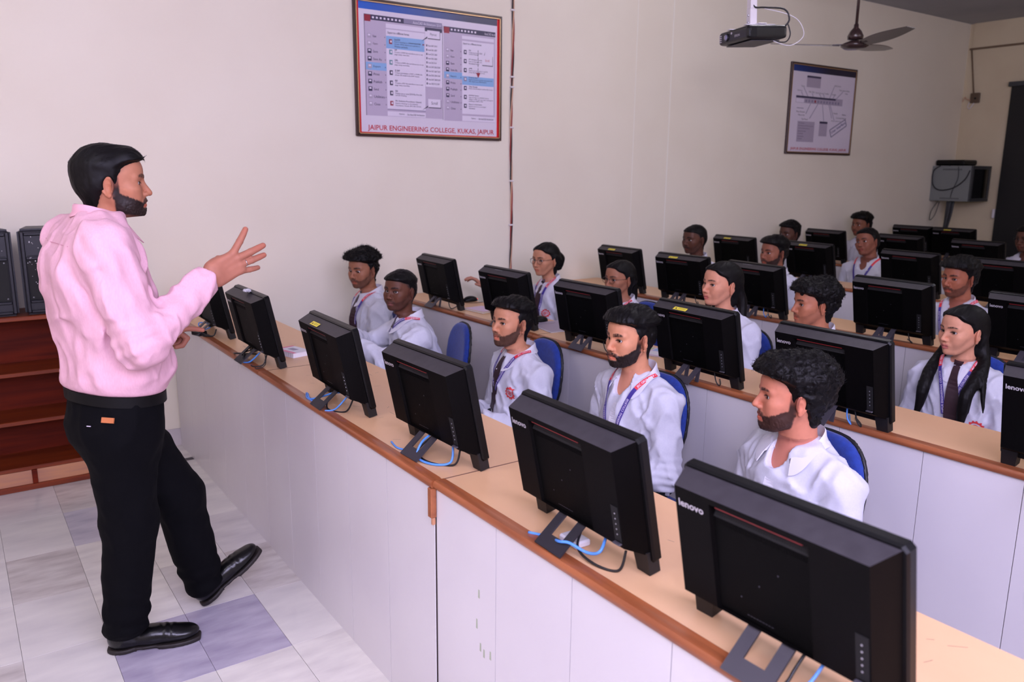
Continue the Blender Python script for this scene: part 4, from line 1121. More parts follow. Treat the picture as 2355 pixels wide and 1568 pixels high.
def head_matrix(yaw, pitch=0., roll=0.):
    return rotm('Z', yaw) @ rotm('Y', -pitch) @ rotm('X', roll)
def loftd(p, zs, cx, rx, ry, cy=None):
    z = p[:, 2]; X = np.interp(z, zs, cx); a = np.interp(z, zs, rx); b = np.interp(z, zs, ry); y0 = 0 if cy is None else np.interp(z, zs, cy)
    rho = np.sqrt(((p[:, 0]-X)/a)**2+((p[:, 1]-y0)/b)**2)
    return (rho-1)*np.minimum(a, b)
def dense(zs, *cols, n=40):
    """monotone-ish smooth resampling of profile tables"""
    zs = np.asarray(zs, float); zz = np.linspace(zs[0], zs[-1], n); out = [zz]
    for c in cols:
        v = np.interp(zz, zs, c)
        for _ in range(3): v[1:-1] = .25*v[:-2]+.5*v[1:-1]+.25*v[2:]
        out.append(v)
    return out
class Body: pass
def seat_body(k):
    """joint layout of a seated student, in the person's frame"""
    B = Body(); hx, hz = k.get('hx', .07), k['hz']; g = k.get('bulk', 1.0); B.g = g; B.fem = k.get('female', False)
    hs = k.get('hs', 1.0); B.hs = hs; B.tie = bool(k.get('tie'))
    B.head = np.array((hx, k.get('hy', 0.), hz)); S = hz-.200*hs+k.get('sh', 0); B.S = S
    nx = hx-.045
    sw = (.155 if B.fem else .168)*g; B.sw = sw
    zs = [.40, .48, max(.56, S-.36), S-.22, S-.12, S-.06, S-.02, S+.015, S+.045]
    if B.fem: rx = [.13, .135, .112, .118, .118, .105, .090, .070, .054]; ry = [.17, .17, .135, .140, .150, .150, .130, .085, .058]
    else: rx = [.13, .135, .122, .124, .122, .112, .098, .078, .060]; ry = [.175, .175, .160, .165, .168, .166, .150, .100, .066]
    cx = np.interp(zs, [.45, S-.15, S+.05], [0, .72*nx, nx])
    cyv = np.interp(zs, [.45, S+.05], [0, k.get('hy', 0.)])
    B.prof = dense(zs, cx, np.array(rx)*(.55+.45*g), np.array(ry)*g, cyv)
    B.cx = lambda z: float(np.interp(z, zs, cx))
    B.nb = np.array((nx, k.get('hy', 0.), S+.055)); B.vopen = k.get('vopen', 0. if k.get('tie') else .6)
    B.arms = []
    for sd, key in ((1, 'armL'), (-1, 'armR')):
        sh = np.array((nx-.006, sd*sw+k.get('hy', 0.), S-.048))
        el = np.array((nx+.03, sd*(sw+.055), S-.300)); wr = np.array((nx+.235, sd*.075, max(S-.36, .535)))
        if k.get(key): el, wr = np.array(k[key][0], float), np.array(k[key][1], float)
        B.arms.append((sh, el, wr, sd, k.get(key+'_z', (0, 0, 1))))
    return B
def ridge(p, seed, sc, axis):
    """sharp crease pattern running along axis"""
    a = np.array(axis, float); a /= np.linalg.norm(a); R = frame_from(a, (.9, .1, -.2)); q = (p @ R)*np.array(sc)*1.25
    return np.exp(-(vnoise(q, seed)/.28)**2)
def arm_t(p, a, b):
    d = b-a; L = np.linalg.norm(d); return ((p-a) @ d)/(L*L), L
def shirt_sdf(p, B, fold=1.0, seed=0, cut=True):
    zz, cx, rx, ry, cy = B.prof
    d = loftd(p, zz, cx, rx, ry, cy)
    d = np.maximum(d, .44-p[:, 2]); d = smax(d, p[:, 2]-(B.S+.034), .012)
    vo = B.vopen; nbx = B.nb[0]
    wd = ell(p, (nbx+.075, B.nb[1], B.S+.045), (.075, .034+.010*vo, .055+.045*vo))
    r0 = .057*(.55+.45*B.g) if not B.fem else .049
    for sh, el, wr, sd, _ in B.arms:
        nb = np.array((sh[0], sh[1]*.32, B.S+.012)); d = smin(d, caps(p, nb, sh, .040, r0*.93), .045)
    for sh, el, wr, sd, _ in B.arms:
        up = caps(p, sh, el, r0, r0*.84); fo = caps(p, el, wr, r0*.82, r0*.62)
        t1, L1 = arm_t(p, sh, el); t2, L2 = arm_t(p, el, wr)
        a = smin(up, fo, .022)
        if fold:
            de = n3(p-el); w = np.exp(-(de/.075)**2)
            ph = vnoise(p*18, seed+3)*2.2
            a = a+fold*w*.0042*np.sin(t1*L1*210+ph)+fold*.0022*np.sin(t2*L2*150+ph*1.5)*sstep(.1, .4, t2)*sstep(1.1, .8, t2)
        dirw = (wr-el)/np.linalg.norm(wr-el); a = smax(a, (p-wr) @ dirw, .004)
        cuff = sstep(.80, .83, t2)*sstep(1.02, 1.0, t2); a = a-.0025*cuff
        d = smin(d, a, .030)
    if fold:
        d = d+fold*(.0035*vnoise(p*11, seed)-.0090*ridge(p, seed+1, (4, 13, 13), (.55, .30, 1.0))-.0068*ridge(p, seed+2, (4, 18, 18), (.3, -.45, 1.0)))
        # drag folds from the armpits
        for sh, el, wr, sd, _ in B.arms:
            ap = sh+np.array((.05, -sd*.035, -.085)); de = n3((p-ap)*np.array((1, 1, .8))); t = (p-ap) @ np.array((.2, -sd*.75, .55))
            d = d+fold*.0034*np.exp(-(de/.085)**2)*np.sin(t*190+vnoise(p*20, seed+7)*1.5)
    if not B.tie: d = smax(d, -wd, .004)
    return d
def body_sdf(p, B):
    zz, cx, rx, ry, cy = B.prof
    d = loftd(p, zz, cx, rx-.012, ry-.012, cy); d = np.maximum(d, .45-p[:, 2]); d = smax(d, p[:, 2]-(B.S+.045), .01)
    d = smin(d, caps(p, B.nb+np.array((.0, 0, -.10)), B.nb+np.array((.012, 0, .09)), .060 if not B.fem else .050, .052 if not B.fem else .046), .03)
    for sh, el, wr, sd, _ in B.arms:
        f = .85 if B.fem else 1.0
        a = smin(caps(p, sh, el, .046*f, .038*f), caps(p, el, wr+(wr-el)*.12, .037*f, .0255*f), .02); d = smin(d, a, .03)
    return d
def thread(o, n): return o
SIT = {}
def seated_lower(root, fem):
    """trousers and shoes of a seated person share their meshes"""
    if not SIT:
        def tr(p):
            q = p.copy(); q[:, 1] = np.abs(q[:, 1])
            d = ell(p, (-.01, 0, .455), (.145, .18, .10))
            th = caps(q, (.02, .085, .452), (.40, .105, .438), .084, .064); d = smin(d, th, .03)
            d = smin(d, caps(q, (.40, .105, .425), (.42, .115, .11), .062, .056), .02)
            d = smax(d, -(p[:, 2]-.085), .004)
            return d+.003*vnoise(p*22)+.002*vnoise(p*np.array((15, 50, 15)), 4)
        V, F = nets(tr, (-.2, -.24, .05), (.55, .24, .60), .012); SIT['t'] = mesh_np('trousers', V, F, M_trou).data
        bpy.data.objects.remove(bpy.data.objects['trousers'])
        for sd in (1, -1):
            def shp(p):
                d = smin(ell(p, (.43, sd*.115, .05), (.075, .042, .05)), ell(p, (.53, sd*.12, .032), (.085, .045, .034)), .02); return np.maximum(d, .002-p[:, 2])
            V, F = nets(shp, (.33, sd*.115-.07, -.01), (.64, sd*.115+.08, .12), .008); SIT[sd] = mesh_np('shoe', V, F, M_leather).data
            bpy.data.objects.remove(bpy.data.objects['shoe'])
    link(bpy.data.objects.new('trousers', SIT['t']), root)
    for sd in (1, -1): link(bpy.data.objects.new('shoe', SIT[sd]), root)

EYEM = {}
def eyes(root, hp, R, k, s):
    g = k.get('gaze', (0, 0))                 # yaw (to the left), pitch
    if not EYEM:
        bm = bmesh.new(); bmesh.ops.create_uvsphere(bm, u_segments=20, v_segments=12, radius=.0128); me = bpy.data.meshes.new('eyeball'); bm.to_mesh(me); bm.free()
        me.materials.append(M_eyew); me.polygons.foreach_set('use_smooth', np.ones(len(me.polygons), bool)); EYEM['b'] = me
        mb = MB(); mb.lathe([(.0066, -.0006), (.0064, .0010), (.0035, .0022), (.0003, .0026)], 16); o = mb.build('iris', M_iris, None, smooth=True); EYEM['i'] = o.data; bpy.data.objects.remove(o)
    for sd in (1, -1):
        o = link(bpy.data.objects.new('eyeball', EYEM['b']), root)
        Rg = R @ rotm('Z', g[0]) @ rotm('Y', -g[1])
        o.matrix_local = Matrix.Translation(hp+R @ (np.array((EYE[0], sd*EYE[1], EYE[2]))*s)) @ Matrix(Rg.tolist()).to_4x4() @ Matrix.Scale(s, 4)
        i = link(bpy.data.objects.new('iris', EYEM['i']), o)
        i.matrix_local = Matrix.Translation((.0110, 0, 0)) @ Matrix.Rotation(PI/2, 4, 'Y')
def spectacles(root, hp, R, s):
    mb = MB()
    T = lambda q: hp+R @ (np.array(q)*s)
    for sd in (1, -1):
        pts = [T((.100-.10*abs(.021*math.cos(a))*.35, sd*.033+.0225*math.cos(a), -.004+.0195*math.sin(a))) for a in np.linspace(0, 2*PI, 25)]
        mb.tube(pts, .0012*s, 6, cap=False)
        mb.tube([T((.094, sd*.0555, .004)), T((.085, sd*.072, .006)), T((.0, sd*.079, .008)), T((-.025, sd*.080, -.004))], .0012*s, 6)
    mb.tube([T((.1005, .0105, .002)), T((.1045, 0, .005)), T((.1005, -.0105, .002))], .0012*s, 6)
    o = mb.build('spectacles', M_spec, root, smooth=True)
    ln = MB()
    for sd in (1, -1):
        ln.add([T((.1005-.10*abs(.021*math.cos(a))*.35, sd*.033+.0215*math.cos(a), -.004+.0185*math.sin(a))) for a in np.linspace(0, 2*PI, 19)[:-1]], [tuple(range(18))])
    global M_lens
    if M_lens is None:
        M_lens = bpy.data.materials.new('spectacle_lens'); M_lens.use_nodes = True; nt = M_lens.node_tree
        tr = nt.nodes.new('ShaderNodeBsdfTransparent'); gl = nt.nodes.new('ShaderNodeBsdfGlossy'); gl.inputs['Roughness'].default_value = .05; mx = nt.nodes.new('ShaderNodeMixShader'); mx.inputs[0].default_value = .07
        nt.links.new(tr.outputs[0], mx.inputs[1]); nt.links.new(gl.outputs[0], mx.inputs[2]); nt.links.new(mx.outputs[0], nt.nodes['Material Output'].inputs[0])
    ln.build('lenses', M_lens, o, fix=False)

def collar_mesh(root, nb, mat, R=.066, opening=.35, S=0, fem=False, yaw=0., spread=1.0, back=.036, name='collar', sy=1.06, sdf=None, gap=.004):
    """folded shirt collar round the neck: stand, fold, falling leaf with two points"""
    n = 44; rows = []
    for i in range(n+1):
        u = i/n*2-1                                   # -1..1 from right point round the back to left point
        th = yaw+PI+u*(PI-opening)                    # u=0 at the back
        c, s = math.cos(th), math.sin(th); f = abs(u)
        top = back*(1-sstep(.15, 1.0, np.array(f)))-.024*sstep(.35, 1.0, np.array(f))
        fall = .040+.022*sstep(.72, 1.0, np.array(f))*spread
        rr0 = R; flare = .014+.010*sstep(.6, 1, np.array(f))
        def pt(r, z): return (nb[0]+c*r, nb[1]+s*r*sy, nb[2]+z)
        fx = .010*sstep(.6, 1.0, np.array(f))
        prof = [pt(rr0-.001, top-.040), pt(rr0+.000, top-.006), pt(rr0+.003, top+.001), pt(rr0+.007, top-.003), pt(rr0+flare*.75+fx, top-fall*.55), pt(rr0+flare*1.35+fx*1.6, top-fall), pt(rr0+flare*1.35+fx*1.6-.003, top-fall-.0005), pt(rr0+flare*.6+fx, top-fall*.5), pt(rr0+.004, top-.012), pt(rr0+.0015, top-.040)]
        rows.append([tuple(float(x) for x in q) for q in prof])
    if sdf is not None:
        A = np.array(rows); q = A[:, 3:9].reshape(-1, 3); g_ = np.tile(np.array([gap*1.0, gap+.003, gap+.003, gap, gap, gap]), n+1)
        for _ in range(4):
            d = sdf(q); e = .003; gr = np.stack([sdf(q+np.eye(3)[i]*e)-d for i in range(3)], 1); gr /= np.maximum(np.linalg.norm(gr, axis=1), 1e-9)[:, None]
            q = q+gr*np.maximum(g_-d, 0)[:, None]
        A[:, 3:9] = q.reshape(n+1, 6, 3); rows = [[tuple(x) for x in r_] for r_ in A]
    mb = MB(); mb.grid(rows, closed=True); m = len(rows[0])
    mb.f.append(tuple(range(m))); mb.m.append(0); mb.f.append(tuple(n*m+q for q in reversed(range(m)))); mb.m.append(0)
    return mb.build(name, mat, root, angle=50)

def drape_path(bvh, pts, dirv=(.85, 0, .53), off=.003, xmax=9.):
    """drop path points (given near the chest) onto the shirt"""
    out = []; dv = Vector(dirv).normalized()
    for p in pts:
        h = bvh.ray_cast(Vector(p)+dv*.6, -dv, 1.2)
        if h[0] is not None and h[0].x < xmax:
            nrm = h[1] if h[1].dot(dv) > 0 else -h[1]
            out.append((h[0]+nrm*off, nrm))
    return out
def sm_path(q, it=3):
    P = [np.array(a[0]) for a in q]; N = [np.array(a[1]) for a in q]
    for _ in range(it):
        P = [P[0]]+[.25*P[i-1]+.5*P[i]+.25*P[i+1] for i in range(1, len(P)-1)]+[P[-1]]; N = [N[0]]+[.25*N[i-1]+.5*N[i]+.25*N[i+1] for i in range(1, len(N)-1)]+[N[-1]]
    return list(zip(P, N))
def ribbon(name, root, q, width, mats, mi=None, thick=.0012, parent=None):
    """flat band along a draped path; width may vary"""
    mb = MB(); rows = []; n = len(q)
    fr = []
    for i, (P, N) in enumerate(q):
        t = q[min(i+1, n-1)][0]-q[max(i-1, 0)][0]; t = t/max(np.linalg.norm(t), 1e-9); N = N/np.linalg.norm(N); s = np.cross(t, N); s /= max(np.linalg.norm(s), 1e-9); fr.append((P, s, N, t))
        w = width(i/(n-1)) if callable(width) else width
        rows.append([tuple(P-s*w/2), tuple(P+s*w/2), tuple(P+s*w/2+N*thick), tuple(P-s*w/2+N*thick)])
    for i in range(n-1):
        mb2 = len(mb.v); m_ = mi(i/(n-1)) if mi else 0
        mb.add(rows[i]+rows[i+1], [(k, (k+1) % 4, 4+(k+1) % 4, 4+k) for k in range(4)], m_)
    mb.add(rows[0], [(3, 2, 1, 0)], mi(0) if mi else 0); mb.add(rows[-1], [(0, 1, 2, 3)], mi(1) if mi else 0)
    return mb.build(name, mats, root, fix=True), fr
def ribbon_text(root, fr, txt, height, s0, mat, thick=.0017, flip=False, maxlen=None, name='lettering', spacing=1.0):
    """lettering set along the band; s0 = distance from its start"""
    V, F = text_data(txt, 1.0, .015, spacing=spacing); sc = height/.72
    P = np.array([f[0] for f in fr]); L = np.concatenate([[0], np.cumsum(np.linalg.norm(np.diff(P, axis=0), axis=1))])
    out = []; 
    for v in V:
        s = s0+v[0]*sc; t = (v[1]-.36)*sc
        j = int(np.clip(np.searchsorted(L, s)-1, 0, len(fr)-2)); a = (s-L[j])/max(L[j+1]-L[j], 1e-9); a = min(max(a, -.5), 1.5)
        b = fr[j][0]*(1-a)+fr[j+1][0]*a; sd = fr[j][1]*(1-a)+fr[j+1][1]*a; nn = fr[j][2]*(1-a)+fr[j+1][2]*a
        out.append(tuple(b-sd*t*(1 if not flip else -1)+nn*thick))
    F2 = [f for f in F if max(s0+V[i][0]*sc for i in f) < L[-1]-.002 and min(s0+V[i][0]*sc for i in f) > .001]
    if not F2: return
    mb = MB(); mb.add(out, F2); return mb.build(name, mat, root, fix=False)
def lanyard(root, bvh, B, red='JEC GROUP OF COLLEGES', text=True, width=.016, meet=.34, dx=0.0, sw=.080, tilt=0.0):
    S = B.S; cy = B.nb[1]
    e = empty('lanyard'); e.parent = root
    for sd in (1, -1):
        n = 26; pts = []
        for t in np.linspace(0, 1, n):
            # from the meeting point up to the collar
            y = cy+dx*(1-t)+sd*(.012+(sw-.012)*t**1.15); z = S-meet+(meet+.052)*t
            pts.append((B.cx(min(z, S)), y, z))
        q = drape_path(bvh, pts, off=.0045, xmax=B.nb[0]+.15); q = sm_path([(a+b*(.0075*float(sstep(.45, .75, np.array(j/max(1, len(q)-1))))), b) for j, (a, b) in enumerate(q)], 4)
        if len(q) < 6: continue
        o, fr = ribbon('strap', e, q, width, [M_purple, M_lred], lambda t: 1 if t > .74 else 0)
        if text:
            P = np.array([f[0] for f in fr]); Lt = np.linalg.norm(np.diff(P, axis=0), axis=1).sum()
            ribbon_text(e, fr, 'JAIPUR ENGINEERING COLLEGE', width*.56, max(.004, Lt*.74-.235), M_white, flip=False, spacing=1.06)
            ribbon_text(e, fr, red, width*.55, Lt*.74+.008, M_white)
    return e
def tie(root, bvh, B, w=.062, length=.36, dx=0.):
    S = B.S; cy = B.nb[1]; q = sm_path(drape_path(bvh, [(B.cx(S-t*length), cy+dx*t**1.4, S+.022-t*length) for t in np.linspace(0, 1, 18)], off=.004, xmax=B.nb[0]+.15), 3)
    if len(q) < 5: return
    o, fr = ribbon('tie', root, q, lambda t: .026+(w-.026)*sstep(0, .8, np.array(t)).item(), [M_tie], thick=.003)
    P, s, N, t = fr[0]; mb = MB(); P = P+N*.004
    A = [P-s*.026+N*.006-t*.016, P+s*.026+N*.006-t*.016, P+s*.015+N*.007+t*.028, P-s*.015+N*.007+t*.028]; C = [a-N*.012 for a in A]
    loft(mb, [tuple(a+N*.006) for a in A], [tuple(c) for c in C]); mb.build('knot', M_tie, o)
def emblem(root, bvh, y, z, cx, r=.030):
    g = MB(); pts = []; n = 48
    for i in range(n):
        a = 2*PI*i/n; rad = r*(1.0 if (i//2) % 2 else .84); pts.append((cx, y+rad*math.cos(a), z+rad*math.sin(a)))
    inn = [(cx, y+r*.62*math.cos(2*PI*i/n), z+r*.62*math.sin(2*PI*i/n)) for i in range(n)]
    o = drape_path(bvh, pts, off=.0022, dirv=(1, 0, .1)); i_ = drape_path(bvh, inn, off=.0022, dirv=(1, 0, .1))
    if len(o) != n or len(i_) != n: return
    g.grid([[tuple(a[0]) for a in o], [tuple(a[0]) for a in i_]], closed=True)
    for rr_, k in ((.42, .30), (.20, .06)):
        a1 = drape_path(bvh, [(cx, y+r*rr_*math.cos(2*PI*i/24), z+r*rr_*math.sin(2*PI*i/24)) for i in range(24)], off=.0024, dirv=(1, 0, .1)); a2 = drape_path(bvh, [(cx, y+r*k*math.cos(2*PI*i/24), z+r*k*math.sin(2*PI*i/24)) for i in range(24)], off=.0024, dirv=(1, 0, .1))
        if len(a1) == 24 and len(a2) == 24: g.grid([[tuple(a[0]) for a in a1], [tuple(a[0]) for a in a2]], closed=True)
    g.build('shirt_emblem', M_badge, root, fix=False)
def locks_sdf(p, locks):
    d = None
    for pts, rad in locks:
        P = bez(pts, 4*(len(pts)-1)); n = len(P); rr_ = np.interp(np.linspace(0, 1, n), np.linspace(0, 1, len(rad)), rad); c = None
        for i in range(n-1):
            q = caps(p, P[i], P[i+1], rr_[i], rr_[i+1]); c = q if c is None else np.minimum(c, q)
        d = c if d is None else smin(d, c, .02)
    return d
def face_and_hair(root, hp, R, k, s, near):
    """returns the posed head mesh; adds hair, eyes, spectacles"""
    h = .0027 if near else .0046
    V, F, N = base_head(k.get('female', False), h)
    if k.get('female'): k.setdefault('jaw', -.08); k.setdefault('brow', -.0012); k.setdefault('chin', -.003)
    C, g = paint_head(V, N, k); V2 = shape_head(V, k)+N*g[:, None]
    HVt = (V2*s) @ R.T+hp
    hh = .0034 if near else .0052
    if k.get('locks'):
        lk = k['locks']; Ri = R
        def f(p):
            q = ((p-hp) @ Ri)/s; d = hair_sdf(q, k)*s; l = locks_sdf(p, lk)
            l = l+.0016*vnoise(p*np.array((150, 150, 4)), 5)+.0012*vnoise(p*np.array((300, 300, 5)), 6)
            return smin(d, l, .014)
        P = np.concatenate([np.array(l[0]) for l in lk]); lo = np.minimum(P.min(0)-.05, hp-.17); hi = np.maximum(P.max(0)+.05, hp+.17)
        HV, HF = nets(f, lo, hi, hh)
        hl = (HV-hp) @ R/s
    else:
        hl, HF = nets(lambda p: hair_sdf(p, k), (-.15, -.12, -.14), (.15, .12, .18), hh)
        HV = (hl*s) @ R.T+hp
    hair = mesh_np('hair', HV, HF, M_hair, root)
    ns = k.get('strands', 2600 if near else 700)
    if ns:
        SV, SF = strand_mesh(hl, HF, k, ns, L=k.get('sl', (.010, .024)), r=.0006 if near else .0009)
        so = mesh_np('hair_wisps', (SV*s) @ R.T+hp, SF, M_hair, hair); so['kind'] = 'stuff'
    eyes(root, hp, R, k, s)
    if k.get('glasses'): spectacles(root, hp, R, s)
    return HVt, quads_tri(F), C
def student(k):
    near = k.get('near', False); B = seat_body(k); hs = k.get('hs', 1.0)
    yaw = k['yaw']; hd = Vector(k['head'])
    off = Vector((math.cos(yaw)*B.head[0]-math.sin(yaw)*B.head[1], math.sin(yaw)*B.head[0]+math.cos(yaw)*B.head[1], 0))
    root = empty('person', (hd.x-off.x, hd.y-off.y, 0), yaw, k['label'], 'person', 'seated students')
    R = head_matrix(k['hyaw']-yaw, k.get('pitch', 0), k.get('roll', 0)); hp = B.head
    HV, HF, C = face_and_hair(root, hp, R, k, hs, near)
    # body skin: torso and arms, then the head and hands grafted on
    lo = np.array((-.22, -.34, .42)); hi = np.array((.50, .34, B.S+.17))
    for a in B.arms: lo = np.minimum(lo, np.minimum(a[1], a[2])-.09); hi = np.maximum(hi, np.maximum(a[1], a[2])+.09)
    bv, bf = nets(lambda p: body_sdf(p, B), lo, hi, .013); bf = quads_tri(bf)
    nax = np.array((.10, 0, 1.0)); nax /= np.linalg.norm(nax)
    cutp = B.nb+np.array((0, 0, .012))
    bv, bf, _ = keep_side(bv, bf, cutp, -nax)
    HV, HF, used = keep_side(HV, HF, cutp+nax*.006, nax); C = C[used]
    V, F = zip_meshes(bv, bf, HV, HF, cutp, nax)
    skin = np.array(k['skin']); col = np.concatenate([np.tile(skin, (len(bv), 1)), C])
    for sh, el, wr, sd, zdir in B.arms:
        fw = (wr-el)/np.linalg.norm(wr-el); Rh = frame_from(fw, zdir)
        hk = k.get('hands', 'relax'); hv, hf = hand_mesh(('relax', .0046), RELAX, .0046)
        hv = hv*np.array((1, -sd, 1))
        if -sd < 0: hf = hf[:, ::-1]
        f_ = .9 if B.fem else 1.0
        o = wr+fw*.028; hv = (hv*f_) @ Rh.T+o
        V, F, us = keep_side(V, F, wr+fw*.004, -fw) if False else (V, F, None)
        # open the wrist end of the arm and the cut end of the hand, then join
        near_w = n3(V-wr) < .09; ahead = (V-(wr+fw*.006)) @ fw > 0
        drop = near_w & ahead; m = ~drop[F].any(1); F = F[m]; usedv = np.unique(F); mp = np.full(len(V), -1); mp[usedv] = np.arange(len(usedv)); V = V[usedv]; col = col[usedv]; F = mp[F]
        hv2, hf2, _ = keep_side(hv, hf, wr+fw*.010, fw)
        nV = len(V)
        # only the loop at this wrist counts
        V, F = zip_meshes(V, F, hv2, hf2, wr, fw)
        col = np.concatenate([col, np.tile(skin*.95, (len(hv2), 1))])
    mesh_np('body', V, F, M_skin, root, attr=col)
    # shirt
    hsz = k.get('sres', .0068 if near else .011)
    slo = np.minimum(lo, np.array((-.24, -.34, .46)))-.0; shi = hi.copy(); shi[2] = B.S+.09
    SV, SF = nets(lambda p: shirt_sdf(p, B, 1.0, k.get('seed', 1)), slo, shi, hsz)
    mesh_np('shirt', SV, SF, M_shirt, root)
    bvh = BVHTree.FromPolygons([tuple(v) for v in SV], [tuple(f) for f in SF])
    op = k.get('open', .16 if k.get('tie') else .34)
    collar_mesh(root, B.nb+np.array((.004, 0, -.002)), M_collar, R=(.056 if B.fem else .066), opening=op, fem=B.fem, sdf=lambda p: shirt_sdf(p, B, 0), gap=.007)
    if k.get('tie'): tie(root, bvh, B, dx=k.get('tiedx', 0.), length=k.get('tielen', .34))
    else:
        q = sm_path(drape_path(bvh, [(B.cx(z), B.nb[1]+.012, z) for z in np.linspace(B.S-.060, B.S-.30, 14)], off=.0012, xmax=B.nb[0]+.15), 3)
        if len(q) > 5: ribbon('placket', root, q, .032, [M_collar], thick=.0010)
    if k.get('lanyard'): lanyard(root, bvh, B, k.get('redtxt', 'JEC GROUP OF COLLEGES'), text=near, sw=.076 if B.fem else .092, dx=k.get('landx', 0.), meet=k.get('meet', .34))
    if k.get('emblem'): emblem(root, bvh, k['emblem'][0], B.S+k['emblem'][1], B.cx(B.S))
    seated_lower(root, B.fem)
    return root, B
# ------------------------------------------------------------------ the seated class
def turned(head, phi):
    """yaw of a face turned phi degrees to the left of the line to the photographer's place"""
    v = np.array(head[:2]); v = v/np.linalg.norm(v); l = np.array((-v[1], v[0])); f = -v*math.cos(math.radians(phi))+l*math.sin(math.radians(phi)); return math.atan2(f[1], f[0])
F_FLAT = dict(part=0.0, top=.012, side=.009, clump=.0012, lift=.03, mess=.08, flow=(-1, 0, -.1), freq=60)
HL_F = dict(front=.072, burn=.012, nape=.10, wob=.001, temple=-.9)
def world_locks(head, yaw, L):
    """locks given relative to the head origin in the person's frame"""
    return L
cast = []
def add(**k): cast.append(k)
PIY = PI
# front row
add(head=(1.83, 4.012, 1.112), hx=.07, yaw=PI-.15, phi=42, pitch=-.04, near=True, seed=3, label='front row student with tall tousled hair, furthest left of the class', skin=srgb(150, 98, 78), beard=.55, beardt=.001, mous=.8, moust=.001,
    style=dict(top=.036, side=.004, quiff=.012, clump=.007, curly=True, freq=52, lift=.7, mess=.6, flow=(.3, .3, .5), z0=.045, z1=.075), hl=dict(front=.060), sl=(.014, .034), gaze=(.1, -.25), tie=True, tiedx=.03, lanyard=True, browd=.9)
add(head=(1.745, 3.415, 1.075), hx=.16, yaw=PI-.25, phi=38, pitch=.10, near=True, seed=5, sh=-.005, label='dark-skinned front row student leaning on crossed arms', skin=srgb(96, 58, 46), lipc=srgb(120, 70, 66), beard=.35, beardt=.0, mous=.55, moust=.0008, wide=.03,
    style=dict(top=.017, side=.0035, clump=.002, curly=True, freq=90, lift=.25, mess=.4, flow=(.6, .2, 0), z0=.045, z1=.08), hl=dict(front=.058, temple=.2), sl=(.006, .012), gaze=(.25, .10), tie=True, lanyard=True,
    armL=((.30, .26, .70), (.46, .02, .800)), armR=((.29, -.24, .70), (.49, .07, .825)), armL_z=(0, 0, 1), armR_z=(0, .1, 1), open=.2, tielen=.10, meet=.11)
add(head=(1.88, 2.676, 1.028), hx=.06, yaw=PI-.10, phi=52, pitch=.10, near=True, seed=7, label='front row student with a fade haircut, dark tie and printed lanyard', skin=srgb(196, 134, 108), beard=.85, beardt=.003, mous=.75, moust=.001, jaw=-.05, chin=.004,
    style=dict(top=.024, side=.0028, quiff=.014, clump=.004, lift=.35, mess=.3, flow=(-.6, .2, .4), z0=.052, z1=.080), hl=dict(front=.070, temple=.9, tin=-.008), gaze=(.20, .12), tie=True, tiedx=-.05, lanyard=True, landx=-.02, meet=.21, redtxt='JEC GROUP OF COLLEGES', emblem=(.085, -.135))
add(head=(1.88, 1.972, 1.086), hx=.05, yaw=PI-.05, phi=50, pitch=.02, near=True, seed=9, label='bearded front row student with a curled moustache and open collar', skin=srgb(206, 140, 112), beard=.98, beardt=.0055, mous=1.0, moust=.006, brow=.0018,
    style=dict(top=.028, side=.004, quiff=.013, clump=.004, lift=.25, mess=.22, flow=(-.9, .3, .3), z0=.045, z1=.080), hl=dict(front=.066, temple=.7), gaze=(.12, .05), lanyard=True, landx=.01, redtxt='JEC GROUP OF COLLEGES', open=.62, bulk=.99)
add(head=(1.85, 1.297, 1.046), hx=.04, yaw=PI-.20, phi=76, pitch=.03, near=True, seed=11, label='curly-haired front row student in plain white shirt seen in profile', skin=srgb(196, 124, 104), beard=.92, beardt=.004, mous=.9, moust=.002, nose=.004, chin=.002,
    style=dict(top=.036, side=.010, quiff=.020, clump=.0065, curly=True, freq=62, lift=.35, mess=.5, flow=(.4, .2, .4), z0=.02, z1=.08, backv=.008), hl=dict(front=.064, burn=.020), sl=(.010, .022), strands=4200, gaze=(.05, .0), open=.60, bulk=1.04)
# second row
add(head=(3.22, 4.207, 1.072), hx=.09, yaw=PI-.05, phi=42, female=True, hs=.96, near=True, sres=.009, seed=13, label='girl in round glasses near the wall, tied-back hair and tie, hand on a mouse', skin=srgb(186, 128, 104), lips=.001, style=dict(F_FLAT), hl=dict(HL_F), strands=500, glasses=True, tie=True, lanyard=True, emblem=(.075, -.17), gaze=(.15, .05),
    locks='bun', armR=((.20, -.30, .72), (.34, -.34, .835)), armR_z=(0, 0, 1))
add(head=(3.25, 3.521, 1.020), hx=.07, yaw=PI-.05, phi=46, pitch=.02, female=True, hs=.96, near=True, sres=.010, seed=15, label='girl in glasses mostly hidden behind a computer, gold earring', skin=srgb(158, 104, 84), style=dict(F_FLAT), hl=dict(HL_F), strands=500, glasses=True, lanyard=True, locks='pony', gaze=(.15, .05), earring=True)
add(head=(3.20, 2.708, 1.086), hx=.06, yaw=PI-.05, phi=52, pitch=.08, female=True, hs=.99, near=True, seed=17, label='girl with long loose dark hair and checked white shirt in the middle', skin=srgb(204, 140, 118), lips=.001, cheek=.002, style=dict(F_FLAT, top=.014), hl=dict(HL_F), strands=700, locks='long', gaze=(.18, .10), lanyard=False, lipc=srgb(190, 96, 92))
